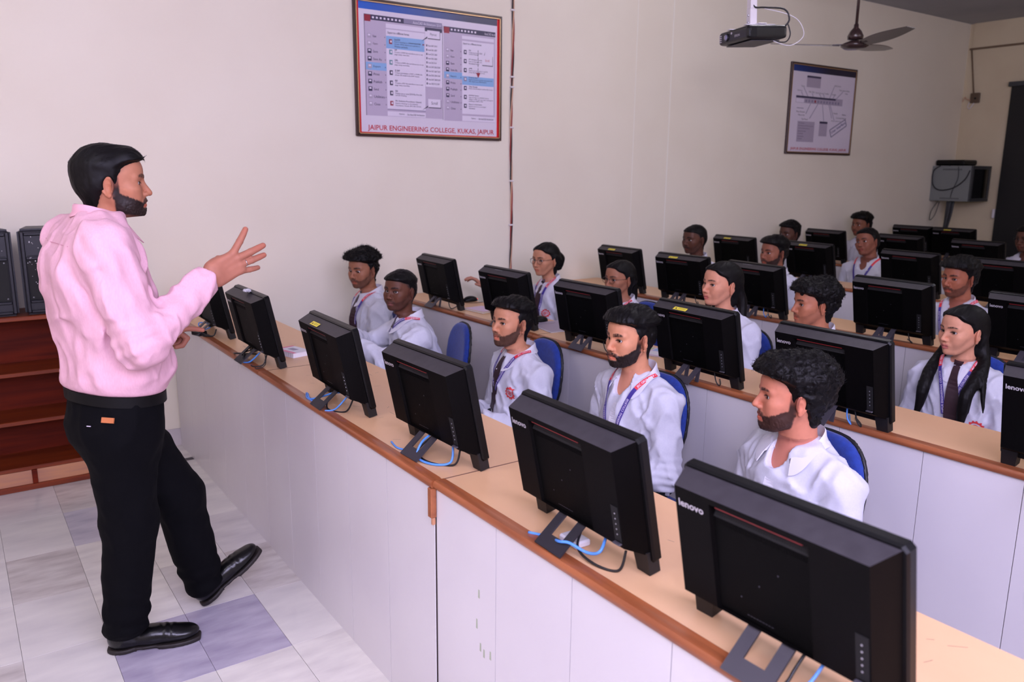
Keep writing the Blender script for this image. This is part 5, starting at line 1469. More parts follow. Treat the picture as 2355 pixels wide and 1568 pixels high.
add(head=(3.22, 2.184, 1.058), hx=.06, yaw=PI-.08, phi=62, pitch=.03, near=True, sres=.009, seed=19, label='wavy-haired student with a thin moustache behind the second row computers', skin=srgb(172, 108, 86), beard=.18, mous=.55, moust=.0006, jaw=-.04, nose=.003,
    style=dict(top=.032, side=.012, quiff=.012, clump=.007, curly=True, freq=48, lift=.5, mess=.5, flow=(.6, .5, .2), z0=.02, z1=.07, backv=.010), hl=dict(front=.055, burn=.022), sl=(.012, .028), strands=3400, gaze=(.10, .05))
add(head=(3.22, 1.515, 1.043), hx=.06, yaw=PI+.10, phi=44, pitch=.04, female=True, hs=.99, near=True, seed=21, label='girl with long straight hair over both shoulders, dark tie and lanyard', skin=srgb(208, 146, 124), lips=.0012, cheek=.0025, lipc=srgb(186, 96, 94), style=dict(F_FLAT, top=.013), hl=dict(HL_F), strands=700, locks='both', gaze=(.14, .05), tie=True, tiedx=.03, lanyard=True, meet=.25, emblem=(.11, -.22), bulk=1.08)
# third row
add(head=(4.72, 4.289, 1.138), yaw=PI, phi=44, seed=23, label='short-haired moustached man in the third row by the wall', skin=srgb(86, 52, 42), beard=.3, mous=.9, moust=.002, style=dict(top=.010, side=.005, clump=.0015, curly=True, freq=90, lift=.2), hl=dict(front=.060), sl=(.005, .010), wide=.03)
add(head=(4.72, 3.551, 1.100), yaw=PI, phi=46, pitch=.04, seed=25, label='bearded student peering over the white-stickered computer', skin=srgb(140, 86, 70), beard=.9, beardt=.003, mous=.9, moust=.0015, style=dict(top=.026, side=.006, quiff=.008, clump=.003, lift=.2), gaze=(.15, .05))
add(head=(4.65, 2.243, 1.074), yaw=PI, phi=38, near=True, sres=.010, seed=27, label='young man with swept dark hair and light beard right of the third row', skin=srgb(164, 98, 78), beard=.6, beardt=.002, mous=.85, moust=.001, nose=.003, jaw=-.03,
    style=dict(top=.034, side=.010, quiff=.012, clump=.005, lift=.25, mess=.3, flow=(.4, .9, .1), z0=.025, z1=.075), hl=dict(front=.060, burn=.022), gaze=(.22, .05), lanyard=True, open=.4)
# fourth and fifth rows
add(head=(6.15, 3.73, 1.10), yaw=PI, phi=34, pitch=.10, roll=.18, seed=29, label='student with tied hair and slim lanyard tilting the head, far rows', skin=srgb(132, 80, 66), style=dict(top=.014, side=.009, clump=.002, lift=.1), hl=dict(front=.066), lanyard=True, open=.4)
add(head=(6.30, 4.591, 1.105), yaw=PI, phi=36, seed=31, label='student whose dark face shows just above a far computer by the wall', skin=srgb(84, 52, 44), style=dict(top=.022, side=.010, clump=.004, curly=True, freq=60, lift=.3), beard=.3)
add(head=(7.50, 4.63, 1.149), yaw=PI, phi=38, seed=33, label='furthest student with brushed-up hair in the room corner', skin=srgb(126, 78, 62), mous=.6, beard=.3, style=dict(top=.030, side=.008, quiff=.010, clump=.005, lift=.4), hl=dict(front=.058))
add(head=(7.60, 3.14, 1.11), yaw=PI, phi=36, seed=35, label='student in glasses cut by the right edge of the picture', skin=srgb(92, 56, 46), glasses=True, style=dict(top=.022, side=.008, clump=.004), beard=.2)

def lock_set(kind, h):
    x, y, z = h; o = lambda *a: (x+a[0], y+a[1], z+a[2])
    if kind == 'bun': return [([o(-.085, 0, .03), o(-.115, 0, .0), o(-.105, 0, -.05)], [.03, .036, .028]), ([o(-.03, .062, .02), o(-.08, .035, -.01)], [.02, .026]), ([o(-.03, -.062, .02), o(-.08, -.035, -.01)], [.02, .026])]
    if kind == 'pony': return [([o(-.08, 0, .0), o(-.115, -.01, -.04), o(-.13, -.02, -.12), o(-.12, -.05, -.25), o(-.11, -.08, -.36)], [.030, .026, .026, .022, .008]), ([o(-.035, .062, .02), o(-.085, .03, -.01)], [.02, .026]), ([o(-.035, -.062, .02), o(-.085, -.03, -.01)], [.02, .026])]
    if kind == 'long': return [([o(-.07, -.02, .02), o(-.10, -.03, -.06), o(-.115, -.05, -.16), o(-.12, -.06, -.28)], [.045, .045, .042, .030]), ([o(-.05, -.06, .01), o(-.065, -.075, -.08), o(-.055, -.095, -.16), o(-.02, -.150, -.25), o(.01, -.175, -.36)], [.022, .024, .022, .014, .004]),
                               ([o(-.05, .06, .01), o(-.075, .07, -.08), o(-.07, .085, -.17)], [.022, .026, .020]), ([o(-.09, -.06, -.10), o(-.075, -.14, -.20), o(-.03, -.20, -.32)], [.02, .012, .003])]
    if kind == 'both': return [([o(-.07, 0, .02), o(-.10, 0, -.06), o(-.11, 0, -.16), o(-.12, 0, -.28)], [.050, .050, .046, .030]),
                               ([o(-.05, .058, .02), o(-.055, .068, -.06), o(-.035, .085, -.125), o(.035, .088, -.185), o(.095, .080, -.25), o(.105, .075, -.32), o(.105, .07, -.40)], [.020, .024, .026, .026, .026, .024, .010]),
                               ([o(-.05, -.058, .02), o(-.060, -.070, -.06), o(-.04, -.095, -.13), o(.03, -.105, -.190), o(.092, -.100, -.26), o(.100, -.105, -.33), o(.10, -.12, -.40)], [.020, .024, .026, .026, .026, .018, .006]),
                               ([o(-.02, .095, -.13), o(.05, .125, -.22), o(.075, .145, -.32)], [.016, .012, .003])]
people = []
FAR = [1.12, 1.10, 1.12, 1.12, 1.09, 1.02, 1.03, .995, 1.03, 1.11, 1.03, 1.03, 1.04, 1.0, 1.0, 1.0, 1.0]
HSC = [.93, .89, .93, .93, .94, .94, .93, .95, .91, .94, .96, .95, .95, .95, .95, .96, .96]
for k, ff, hh_ in zip(cast, FAR, HSC):
    h_ = k['head']; k['head'] = (h_[0]*ff, h_[1]*ff, CAM_H+(h_[2]-CAM_H)*ff); k['hs'] = hh_; k['bulk'] = k.get('bulk', 1.0)*.95
    k['hz'] = k['head'][2]; k['hyaw'] = turned(k['head'], k['phi'])
    if isinstance(k.get('locks'), str): k['locks'] = lock_set(k['locks'], (k.get('hx', .07), 0, k['hz']))
    r, B = student(k); people.append((r, B, k))
    if k.get('earring'):
        R = head_matrix(k['hyaw']-k['yaw'], k.get('pitch', 0)); P = B.head+R @ (np.array((.0, -.081, -.042))*k.get('hs', 1)); bm = bmesh.new(); bmesh.ops.create_icosphere(bm, subdivisions=2, radius=.0042); me = bpy.data.meshes.new('earring'); bm.to_mesh(me); bm.free(); me.materials.append(pmat('gold', srgb(220, 180, 110), .25, metal=1.0)); o = link(bpy.data.objects.new('earring', me), r); o.location = P
# ------------------------------------------------------------------ the teacher
TR = np.array((.42, 2.86, 0.))
def teacher():
    root = empty('person', TR, 0, 'bearded teacher in a pink shirt standing with one hand raised', 'person')
    w = lambda x, y, z: np.array((x, y, z))-TR
    yw = .22; Rt = rotm('Z', yw)
    # torso profile in the turned frame
    zs = [.86, .92, .98, 1.05, 1.15, 1.25, 1.34, 1.40, 1.44, 1.475, 1.50]
    cx = [-.015, -.015, .004, .004, -.018, -.040, -.052, -.052, -.045, -.032, -.02]
    rx = [.148, .150, .162, .156, .146, .143, .134, .115, .092, .072, .060]
    ry = [.176, .179, .188, .186, .188, .196, .198, .188, .150, .098, .070]
    prof = dense(zs, cx, rx, ry, n=60)
    head = w(.450, 2.86, 1.590); nb = w(.405, 2.86, 1.492)
    shR, elR, wrR = w(.385, 2.672, 1.405), w(.455, 2.600, 1.118), w(.672, 2.690, 1.282)
    shL, elL, wrL = w(.345, 3.050, 1.405), w(.400, 3.130, 1.12), w(.520, 3.075, 1.052)
    k = dict(skin=srgb(172, 112, 90), beard=.97, beardt=.005, mous=1.0, moust=.004, brow=.0012, nose=.0045, nosel=.0015, style=dict(top=.017, side=.008, quiff=.010, clump=.0025, lift=.12, mess=.15, flow=(.9, .15, .1), z0=.02, z1=.075, freq=55), hl=dict(front=.066, burn=.018, nape=.085), strands=3200, gaze=(.0, -.05), sl=(.010, .022), seed=2)
    R = head_matrix(-.17, .03)
    HV, HF, C = face_and_hair(root, head, R, k, .95, True)
    arms = ((shR, elR, wrR), (shL, elL, wrL))
    def loc(p):
        q = (p) @ Rt; return q
    def shirt(p, fold=1.0):
        q = loc(p); zz, a, b, c = prof
        d = loftd(q, zz, a, b, c)
        d = smax(d, p[:, 2]-1.486, .012)
        for sh, el, wr in arms:
            n0 = np.array((nb[0]-.025, nb[1]+(sh[1]-nb[1])*.30, 1.452)); d = smin(d, caps(p, n0, sh, .040, .060), .05)
        for i, (sh, el, wr) in enumerate(arms):
            up = caps(p, sh, el, .070, .062); fo = caps(p, el, wr, .062, .041); a_ = smin(up, fo, .03)
            t1, L1 = arm_t(p, sh, el); t2, L2 = arm_t(p, el, wr); dw = (wr-el)/np.linalg.norm(wr-el)
            if fold:
                ph = vnoise(p*16, 31)*2.0; de = n3(p-el)
                a_ = a_+.0050*np.exp(-(de/.09)**2)*np.sin(t1*L1*150+ph)+.0026*np.sin(t2*L2*120+ph*1.4)*sstep(.25, .5, t2)*sstep(.9, .75, t2)
            a_ = smax(a_, (p-wr) @ dw, .003); a_ = a_-.003*sstep(.74, .76, t2)
            d = smin(d, a_, .028)
        if fold:
            amp = 1.0
            hem = sstep(.93, .99, p[:, 2]); d = d+hem*(.003*vnoise(p*8, 41)-.0095*ridge(p, 42, (2.6, 9, 9), (.35, .1, .95))-.0075*ridge(p, 43, (3, 11, 11), (.7, .2, .65))-.0045*ridge(p, 44, (4, 18, 18), (-.3, .1, .9)))
            # long pulls from the armpit to the belt and round the lower back
            ap = shR+np.array((-.02, .0, -.12)); de = n3((p-ap)*np.array((1, .6, .6))); t = (p-ap) @ np.array((.85, 0, .35)); d = d+.006*np.exp(-(de/.13)**2)*np.sin(t*105+vnoise(p*12, 45))
        d = smax(d, .928-p[:, 2]-.018*np.clip((p[:, 0])/.14, -1, 1), .022)
        return d
    SV, SF = nets(shirt, (-.30, -.40, .85), (.40, .38, 1.52), .0058)
    mesh_np('shirt', SV, SF, M_pink, root)
    bvh = BVHTree.FromPolygons([tuple(v) for v in SV], [tuple(f) for f in SF])
    collar_mesh(root, nb+np.array((.006, 0, -.005)), pmat('pink_collar', srgb(234, 172, 188), .7, sheen=.1), R=.070, opening=.28, yaw=yw*.6, back=.040, sdf=lambda p: shirt(p, 0), gap=.005)
    q = sm_path(drape_path(bvh, [tuple(np.array((.15, .035+.02*t, 1.455-.52*t))) for t in np.linspace(0, 1, 26)], dirv=(.97, .22, .05), off=.0012), 3)
    if len(q) > 6: ribbon('placket', root, q, .034, [pmat('pink_collar', srgb(234, 172, 188), .7)], thick=.0012)
    # yoke seam across the back
    q = sm_path(drape_path(bvh, [tuple(np.array((-.1, y, 1.405))) for y in np.linspace(-.15, .17, 18)], dirv=(-.95, -.25, .15), off=.0006), 2)
    if len(q) > 6: ribbon('yoke_seam', root, q, .0022, [pmat('pink_seam', srgb(206, 140, 160), .7)], thick=.0005)
    # cuff button
    # body skin under the clothes
    def body(p):
        zz, a, b, c = prof; d = loftd(loc(p), zz, a, b-.016, c-.016); d = smax(d, p[:, 2]-1.47, .01); d = smax(d, .80-p[:, 2], .05)
        d = smin(d, caps(p, nb+np.array((-.005, 0, -.11)), nb+np.array((.02, 0, .09)), .062, .056), .03)
        for sh, el, wr in arms: d = smin(d, smin(caps(p, sh, el, .048, .040), caps(p, el, wr+(wr-el)*.12, .038, .0275), .02), .03)
        for s_, pts in legs: d = smin(d, smin(caps(p, pts[0], pts[1], .070, .050), caps(p, pts[1], pts[2], .046, .034), .02), .03)
        return d
    legs = ((-1, (w(.405, 2.785, .86), w(.402, 2.800, .475), w(.362, 2.805, .115))), (1, (w(.425, 2.940, .86), w(.592, 2.955, .465), w(.655, 2.970, .115))))
    bv, bf = nets(body, (-.30, -.40, .02), (.42, .38, 1.62), .013); bf = quads_tri(bf)
    nax = np.array((.16, 0, 1.0)); nax /= np.linalg.norm(nax); cutp = nb+np.array((.0, 0, .010))
    bv, bf, _ = keep_side(bv, bf, cutp, -nax); HV, HF, us = keep_side(HV, HF, cutp+nax*.006, nax); C = C[us]
    V, F = zip_meshes(bv, bf, HV, HF, cutp, nax); skin = np.array(k['skin']); col = np.concatenate([np.tile(skin, (len(bv), 1)), C])
    poseR = dict(spread=(.50, -.08, -.16, -.36), curl=((.10, .12, .10), (.05, .10, .08), (.05, .12, .10), (.12, .22, .18)), fat=1.25, thumb=((.030, .024, -.020), (.056, .024, -.044), (.078, .014, -.060)))
    poseL = dict(spread=(.10, .02, -.05, -.14), curl=((.05, .2, .15), (.9, 1.4, .8), (1.0, 1.5, .8), (1.1, 1.5, .8)), thumb=((.030, .036, -.006), (.062, .050, -.012), (.092, .052, -.014)))
    for (sh, el, wr), pose, hd, zd, sd, key in ((arms[0], poseR, (.90, .12, .42), (.22, -.95, .08), -1, 'tR'), (arms[1], poseL, (.96, -.10, .12), (.0, .15, 1.0), 1, 'tL')):
        fw = (wr-el)/np.linalg.norm(wr-el); Rh = frame_from(hd, zd)
        hv, hf = hand_mesh((key, .0030), pose, .0030); hv = hv*np.array((1, -sd, 1))
        if -sd < 0: hf = hf[:, ::-1]
        hdn = np.array(hd)/np.linalg.norm(hd); o = wr+fw*.014+hdn*.016; hv = (hv*1.10) @ Rh.T+o
        near_w = n3(V-wr) < .10; ahead = (V-(wr+fw*.000)) @ fw > 0; drop = near_w & ahead
        m = ~drop[F].any(1); F = F[m]; uv = np.unique(F); mp = np.full(len(V), -1); mp[uv] = np.arange(len(uv)); V = V[uv]; col = col[uv]; F = mp[F]
        hv2, hf2, _ = keep_side(hv, hf, wr+fw*.004, fw); V, F = zip_meshes(V, F, hv2, hf2, wr, fw)
        loc_ = ((hv2-o)/1.10) @ Rh; tip = sstep(.135, .165, loc_[:, 0]); knob = vnoise(loc_*90, 8)
        hc = np.tile(skin, (len(hv2), 1))*(1+.06*knob)[:, None]; hc = mixc(hc, skin*np.array((1.15, .95, .95)), tip*.6); col = np.concatenate([col, hc])
        if key == 'tR':
            J = hand_parts(pose)[2][0]; c_ = np.array(J[0])*.55+np.array(J[1])*.45; ax = np.array(J[1])-np.array(J[0]); ax /= np.linalg.norm(ax); u = np.cross(ax, (0, 0, 1)); u /= np.linalg.norm(u); v_ = np.cross(ax, u)
            pts = [((c_+u*.0100*math.cos(a)+v_*.0100*math.sin(a))*1.10) @ Rh.T+o for a in np.linspace(0, 2*PI, 21)]
            MB().tube(pts, .0017, 6, cap=False).build('finger_ring', M_metal, root, smooth=True)
    mesh_np('body', V, F, M_skin, root, attr=col)
    # trousers
    def trou(p):
        q = loc(p); d = loftd(q, np.array([.62, .74, .82, .905, .935]), np.array([-.03, -.03, -.028, -.018, -.015]), np.array([.118, .126, .138, .134, .131]), np.array([.155, .166, .174, .166, .158]))
        d = smax(d, p[:, 2]-.928-.016*np.clip(-p[:, 0]/.14, -1, 1), .004); d = smax(d, .70-p[:, 2], .10)
        for s_, (a, b, c) in legs:
            top = a+np.array((-.01, 0, -.06)); l = smin(caps(p, top, b, .106, .084), caps(p, b, c, .084, .070), .03)
            t2, L2 = arm_t(p, b, c); l = l+.0045*np.sin(t2*L2*95+vnoise(p*14, 51)*2.2)*sstep(.55, .95, t2)*1.0+.003*np.exp(-(n3(p-b)/.08)**2)*np.sin(t2*L2*120+vnoise(p*14, 52)*2)
            dr = (c-b)/np.linalg.norm(c-b); l = smax(l, (p-(c+dr*.045)) @ dr, .004); d = smin(d, l, .055)
        return d+.003*vnoise(p*10, 53)-.0035*ridge(p, 54, (5, 12, 12), (.15, .2, 1))-.003*ridge(p, 55, (8, 12, 12), (.8, .3, .5))
    TV, TF = nets(trou, (-.30, -.30, .05), (.42, .30, .98), .0075)
    tr_o = mesh_np('trousers', TV, TF, M_black, root); tb = BVHTree.FromPolygons([tuple(v) for v in TV], [tuple(f) for f in TF])
    # belt with buckle
    rows = []
    for i in range(48):
        a = 2*PI*i/48; row = []
        for r_, z in ((.0, -.018), (.004, -.017), (.004, .017), (.0, .018)):
            v_ = Rt @ np.array((-.015+(.144+r_)*math.cos(a), (.174+r_)*math.sin(a), 0)); row.append((v_[0], v_[1], .914+z-.018*np.clip(v_[0]/.14, -1, 1)))
        rows.append(row)
    rows.append(rows[0]); bl = MB(); bl.grid(rows, closed=True); belt = bl.build('belt', pmat('belt_leather', srgb(6, 6, 7), .5, spec=.2), root, angle=40)
    v_ = Rt @ np.array((.131, .0, 0)); MB().box((-.004, -.022, -.019), (.004, .022, .019), bev=.002, M=Matrix.Translation((v_[0], v_[1], .896)) @ Matrix.Rotation(yw, 4, 'Z')).build('buckle', M_metal, belt)
    # tan pocket tab
    def onleg(x, z):
        h = tb.ray_cast(Vector((x, -.8, z)), Vector((0, 1, 0)), 2); return h[0]+Vector((0, -.0035, 0)) if h[0] else None
    for (x, z, hw, hh, nm, mt) in ((-.068, .868, .021, .0085, 'pocket_tab', pmat('tan_leather', srgb(190, 112, 66), .45)), (-.118, .848, .006, .0012, 'stitch_mark', M_white)):
        h = tb.ray_cast(Vector((x, -.8, z)), Vector((0, 1, 0)), 2)
        if h[0] is None: continue
        nn = h[1] if h[1].y < 0 else -h[1]; ux = Vector((0, 0, 1)).cross(nn).normalized(); uz = nn.cross(ux)
        Mx = Matrix((ux, uz, nn)).transposed().to_4x4(); Mx.translation = h[0]+nn*.002
        MB().box((-hw, -hh, -.002), (hw, hh, .003), M=Mx).build(nm, mt, tr_o)
    # shoes
    def shoe(heel, toe, up, name):
        heel = np.array(heel); fx = np.array(toe)-heel; L = np.linalg.norm(fx); Rs = frame_from(fx, up); e_ = empty(name); e_.parent = root
        def upper(q):
            d = ell(q, (.045, 0, .045), (.048, .036, .055)); d = smin(d, ell(q, (.14, 0, .040), (.085, .041, .036)), .03); d = smin(d, ell(q, (L-.065, .004, .032), (.066, .044, .026)), .03); d = smin(d, caps(q, (.050, 0, .06), (.052, 0, .105), .042, .040), .02)
            d = smax(d, .012-q[:, 2], .003); d = smax(d, q[:, 2]-.105, .003); d = d+.0012*np.sin(q[:, 0]*260)*np.exp(-((q[:, 0]-L*.66)/.025)**2)*sstep(.03, .05, q[:, 2]); return d
        V_, F_ = nets(upper, (-.03, -.07, -.01), (L+.03, .07, .13), .0042); V_ = smooth_mesh(V_, F_, 1)
        o_ = mesh_np('upper', V_ @ Rs.T+heel, F_, M_leather, e_)
        def sole(q):
            a = np.maximum(rbox(q, (L/2, 0, .007), (L/2+.005, .05, .0075), .004), np.minimum(np.minimum(ell(q, (.048, 0, .007), (.055, .040, .05)), ell(q, (L-.085, .003, .007), (.098, .049, .05))), ell(q, (.13, 0, .007), (.09, .036, .05)))); a = np.maximum(a, -rbox(q, (.125, 0, -.002), (.035, .06, .006), .002)); return a
        V_, F_ = nets(sole, (-.03, -.07, -.01), (L+.03, .07, .03), .0035); mesh_np('sole', V_ @ Rs.T+heel, F_, M_sole, e_)
    shoe(w(.305, 2.842, .002), w(.585, 2.755, .002), (0, 0, 1), 'shoe'); shoe(w(.652, 2.968, .006), w(.885, 2.985, .160), (-.55, 0, .83), 'shoe')
    return root
teacher_root = teacher()
# ------------------------------------------------------------------ chairs
M_cblue = pmat('chair_blue_fabric', srgb(22, 58, 150), .85, sheen=.2, bump=(400, .1), noise=(60, (1, 1, 1), 3), col2=srgb(18, 48, 132)); M_cblk = pmat('chair_black', srgb(22, 22, 26), .5)
def make_chair():
    r = empty('office_chair')
    def bk(p):
        q = p-np.array((-.195, 0, .675)); q[:, 0] = q[:, 0]-.55*q[:, 1]**2+.12*(q[:, 2]); z = q[:, 2]/.165; wv = .168*np.sqrt(np.clip(1-.16*z*z-.06*z, .3, 1)); se = (np.abs(q[:, 1]/wv)**2.8+np.abs(z)**2.8)**(1/2.8); return smax((se-1)*.13, np.abs(q[:, 0])-.020, .022)
    V, F = nets(bk, (-.30, -.24, .48), (-.06, .24, .88), .0085); b = mesh_np('backrest', V, F, M_cblue, r)
    def pipe(p):
        q = p-np.array((-.207, 0, .675)); q[:, 0] = q[:, 0]-.55*q[:, 1]**2+.12*(q[:, 2]); z = q[:, 2]/.165; wv = .168*np.sqrt(np.clip(1-.16*z*z-.06*z, .3, 1)); se = (np.abs(q[:, 1]/wv)**2.8+np.abs(z)**2.8)**(1/2.8); return smax(np.abs(se-1.0)*.13-.0036, np.abs(q[:, 0])-.008, .004)
    V, F = nets(pipe, (-.30, -.24, .48), (-.06, .24, .88), .006); mesh_np('edge_piping', V, F, M_cblk, b)
    V, F = nets(lambda p: rbox(p, (.02, 0, .325), (.21, .215, .034), .032), (-.22, -.24, .27), (.26, .24, .38), .012); mesh_np('seat', V, F, M_cblue, r)
    MB().tube(bez([(-.05, 0, .285), (-.20, 0, .30), (-.245, 0, .38), (-.235, 0, .60)]), .016, 8).build('back_bracket', M_cblk, r, smooth=True)
    MB().tube([(0, 0, .09), (0, 0, .20), (0, 0, .2901)], .03, 14, rs=[.028, .028, .02]).build('gas_column', M_cblk, r, smooth=True)
    for k in range(5):
        a = 2*PI*k/5+.3; c, s = math.cos(a), math.sin(a)
        MB().tube([(.02*c, .02*s, .10), (.24*c, .24*s, .062)], .016, 8, rs=[.02, .013]).build('leg', M_cblk, r, smooth=True)
        M = Matrix.Translation((.25*c, .25*s, .0255)) @ Matrix.Rotation(a, 4, 'Z') @ Matrix.Rotation(PI/2, 4, 'X')
        MB().lathe([(.02, -.016), (.025, -.012), (.025, .012), (.02, .016)], 14, 0, M).build('caster', M_cblk, r, smooth=True)
    return r
chair0 = make_chair(); used = [False]
def chair(x, y, yaw, label):
    c = chair0 if not used[0] else copy_tree(chair0); used[0] = True
    c.location = (x, y, 0); c.rotation_euler = (0, 0, yaw); tag(c, label, 'chair', 'blue office chairs')
whose = ['the tall-haired front row student', 'the student leaning on crossed arms', 'the student with the fade haircut', 'the moustached student with open collar', 'the curly-haired student in profile', 'the girl in round glasses by the wall', 'the half hidden girl in glasses', 'the long-haired girl in checked shirt', 'the wavy-haired student', 'the girl with hair over both shoulders', 'the moustached man by the wall', 'the bearded student in the third row', 'the young man with swept hair', 'the student tilting the head', 'the student peeping over a far computer', 'the furthest student in the corner', 'the student at the right edge in glasses']
for (r, B, k), wn in zip(people, whose):
    yw = k['yaw']; i_ = [q is k for q in cast].index(True); back = -.03 if i_ != 1 else -.06; dy = {0: .04, 1: -.06, 2: .07, 3: .05, 4: .04}.get(i_, 0)
    chair(r.location.x-math.cos(yw)*back, r.location.y-math.sin(yw)*back+dy, yw, 'blue office chair under '+wn)

# ------------------------------------------------------------------ things on the desks
def notebook(x, y, z, rz, w, l, t, cover, label, cat='notebook', page=M_paper, rings=False, mark=None):
    r = empty('notebook' if cat == 'notebook' else cat.replace(' ', '_'), (x, y, z), rz, label, cat)
    MB().box((-w/2+.002, -l/2+.002, .0012), (w/2-.002, l/2-.002, t-.001)).build('pages', page, r)
    MB().box((-w/2, -l/2, 0), (w/2, l/2, .0011), bev=.0004).build('back_cover', cover, r)
    MB().box((-w/2, -l/2, t-.0009), (w/2, l/2, t), bev=.0003).build('front_cover', cover, r)
    if mark:
        m = MB()
        for (a, b, c, d, mi_) in mark[1]: m.add([(a, b, t+.0003), (c, b, t+.0003), (c, d, t+.0003), (a, d, t+.0003)], [(0, 1, 2, 3)], mi_)
        m.build('cover_print', mark[0], r, fix=False)
    if rings:
        for k in range(9):
            yy = -l/2+.012+k*(l-.024)/8; MB().tube([(-w/2+.003+.004*math.cos(a)*-1, yy, t/2+(t/2+.002)*math.sin(a)) for a in np.linspace(-PI, PI, 12)], .0007, 5).build('binding_ring', M_wht, r)
    return r
M_pinkc = pmat('cover_pink', srgb(228, 110, 150), .4); M_whc = pmat('cover_white', srgb(232, 228, 236), .4); M_yelc = pmat('cover_yellow', srgb(222, 184, 96), .5); M_lpink = pmat('paper_pink', srgb(226, 200, 226), .6); M_gr = pmat('paper_green', srgb(190, 206, 150), .6)
notebook(1.26, 3.56, DZ+.0004, .25, .10, .15, .022, M_whc, 'small white and pink diary lying beside a front row computer', rings=True, mark=([M_pinkc, MP['midgrey']], [(-.05, -.075, -.03, .075, 0), (-.05, .055, .05, .075, 0), (-.01, -.02, .02, .03, 1)]))
notebook(2.655, 4.10, DZ+.0004, .1, .15, .20, .010, M_yelc, 'yellow edged notebook next to the hand on the mouse', mark=([M_lpink], [(-.07, -.095, .07, .095, 0)]))
notebook(2.705, 3.44, DZ+.0004, -.15, .21, .29, .004, M_whc, 'flat grey printed paper pad in front of the girl in round glasses', cat='paper pad', mark=([MP['grey']], [(-.10, -.14, .10, .14, 0)]))
notebook(2.71, 2.67, DZ+.0004, .35, .16, .22, .006, M_lpink, 'pastel booklet beside the ear of the moustached student', cat='booklet', mark=([M_gr, M_whc, MP['sky']], [(-.07, .03, .07, .10, 0), (-.07, -.04, .0, .02, 1), (.01, -.04, .07, .02, 2)]))
def mouse(x, y, label, led):
    r = empty('computer_mouse', (x, y, DZ+.0004), PI, label, 'mouse')
    V, F = nets(lambda p: np.maximum(ell(p, (0, 0, .006), (.055, .031, .030)), .0008-p[:, 2]), (-.07, -.04, -.005), (.07, .04, .05), .0045); mesh_np('shell', V, F, M_bz, r)
    MB().box((.012, -.002, .028), (.026, .002, .034), bev=.001).build('scroll_wheel', M_stand, r)
    if led: MB().lathe([(.006, 0), (.005, .004), (.001, .005)], 10, 0, Matrix.Translation((-.052, 0, .010)) @ Matrix.Rotation(-PI/2, 4, 'Y')).build('red_light', pmat('led_red', (1, .05, .03), .3, emit=((1, .06, .03), 2.0)), r)
    MB().tube(bez([(.05, 0, .008), (.07, .02, .003), (.05, .06, .003), (.0, .09, .003), (-.05, .08, .003)]), .0018, 6).build('mouse_cord', M_blk, r, smooth=True)
mouse(2.78, 4.44, 'black computer mouse with a red light under a girl\'s hand', True)
mouse(2.72, 3.60, 'black computer mouse beside the grey paper pad', False)

# ------------------------------------------------------------------ projector under the ceiling
Pp = Vector((3.42, 2.83, 2.375)); Mpr = Matrix.Translation(Pp) @ Matrix.Rotation(math.atan2(.332, -.943), 4, 'Z') @ Matrix.Rotation(.05, 4, 'Y')
root = empty('projector', Pp, 0, 'black ceiling projector on a white bracket with looping cables', 'projector'); root.rotation_euler = Mpr.to_euler()
# local frame: x to the lens side, y to the left of the lens, z up ; front face at x=0, body behind
M_pj = pmat('projector_black', srgb(20, 20, 22), .3, bump=(300, .05)); M_pjg = pmat('projector_base', srgb(86, 84, 88), .45)
def pj(p):
    q = p-np.array((-.114, -.1475, -.038)); d = rbox(q, (0, 0, 0), (.114+.0*q[:, 0].mean(), .1475, .036), .018); return smax(d, -(q[:, 2]+.036-.10*np.abs(q[:, 0]/.114)**4*.1), .01)
V, F = nets(pj, (-.24, -.31, -.09), (.02, .02, .01), .0055); mesh_np('case', V, F, M_pj, root)
MB().box((-.20, -.27, -.0775), (-.03, -.03, -.0735), bev=.002).build('base_plate', M_pjg, root)
MB().lathe([(.022, 0), (.021, .006), (.017, .0065)], 20, 0, Matrix.Translation((-.001, -.085, -.036)) @ Matrix.Rotation(PI/2, 4, 'Y')).build('lens_ring', M_pj, root, smooth=True)
MB().lathe([(.0165, .0), (.012, .004), (.001, .006)], 20, 0, Matrix.Translation((.004, -.085, -.036)) @ Matrix.Rotation(PI/2, 4, 'Y')).build('lens', pmat('lens_glass', srgb(120, 118, 150), .05, coat=1), root, smooth=True)
MB().lathe([(.006, 0), (.006, .002), (.002, .0022)], 12, 0, Matrix.Translation((.0, -.135, -.022)) @ Matrix.Rotation(PI/2, 4, 'Y')).build('badge', M_logo, root)
V, F = text_data('EPSON', 1, .02); mxw = max(v[0] for v in V)
MB().add([(.0008, -.165-v[0]/mxw*.05, -.045+v[1]*.016) for v in V], F).build('lettering', M_logo, root, fix=False)
for q in range(4): MB().box((-.001, -.03-.004, -.024-.010*q), (.0008, -.012, -.019-.010*q)).build('button', M_logo, root)
vg = MB()
for q in range(7): vg.box((-.05-.0, -.2957, -.016-.007*q), (-.005, -.2945, -.013-.007*q))
for q in range(7): vg.box((-.048+.007*q, -.2960, -.062), (-.046+.007*q, -.2944, -.012))
vg.build('vent_grille', M_slot, root)
br = MB(); br.box((-.19, -.24, .004), (-.02, -.215, .008), bev=.001); br.box((-.19, -.08, .004), (-.02, -.055, .008), bev=.001); br.box((-.135, -.25, .008), (-.085, -.045, .013), bev=.002); br.build('bracket_arms', M_clip, root)
MB().box((-.13, -.165, .013), (-.09, -.125, .10), bev=.003).build('bracket_post', M_clip, root)
MB().box((-.128, -.163, .10), (-.092, -.127, CZ-Pp.z-.002)).build('drop_pole', M_clip, root)
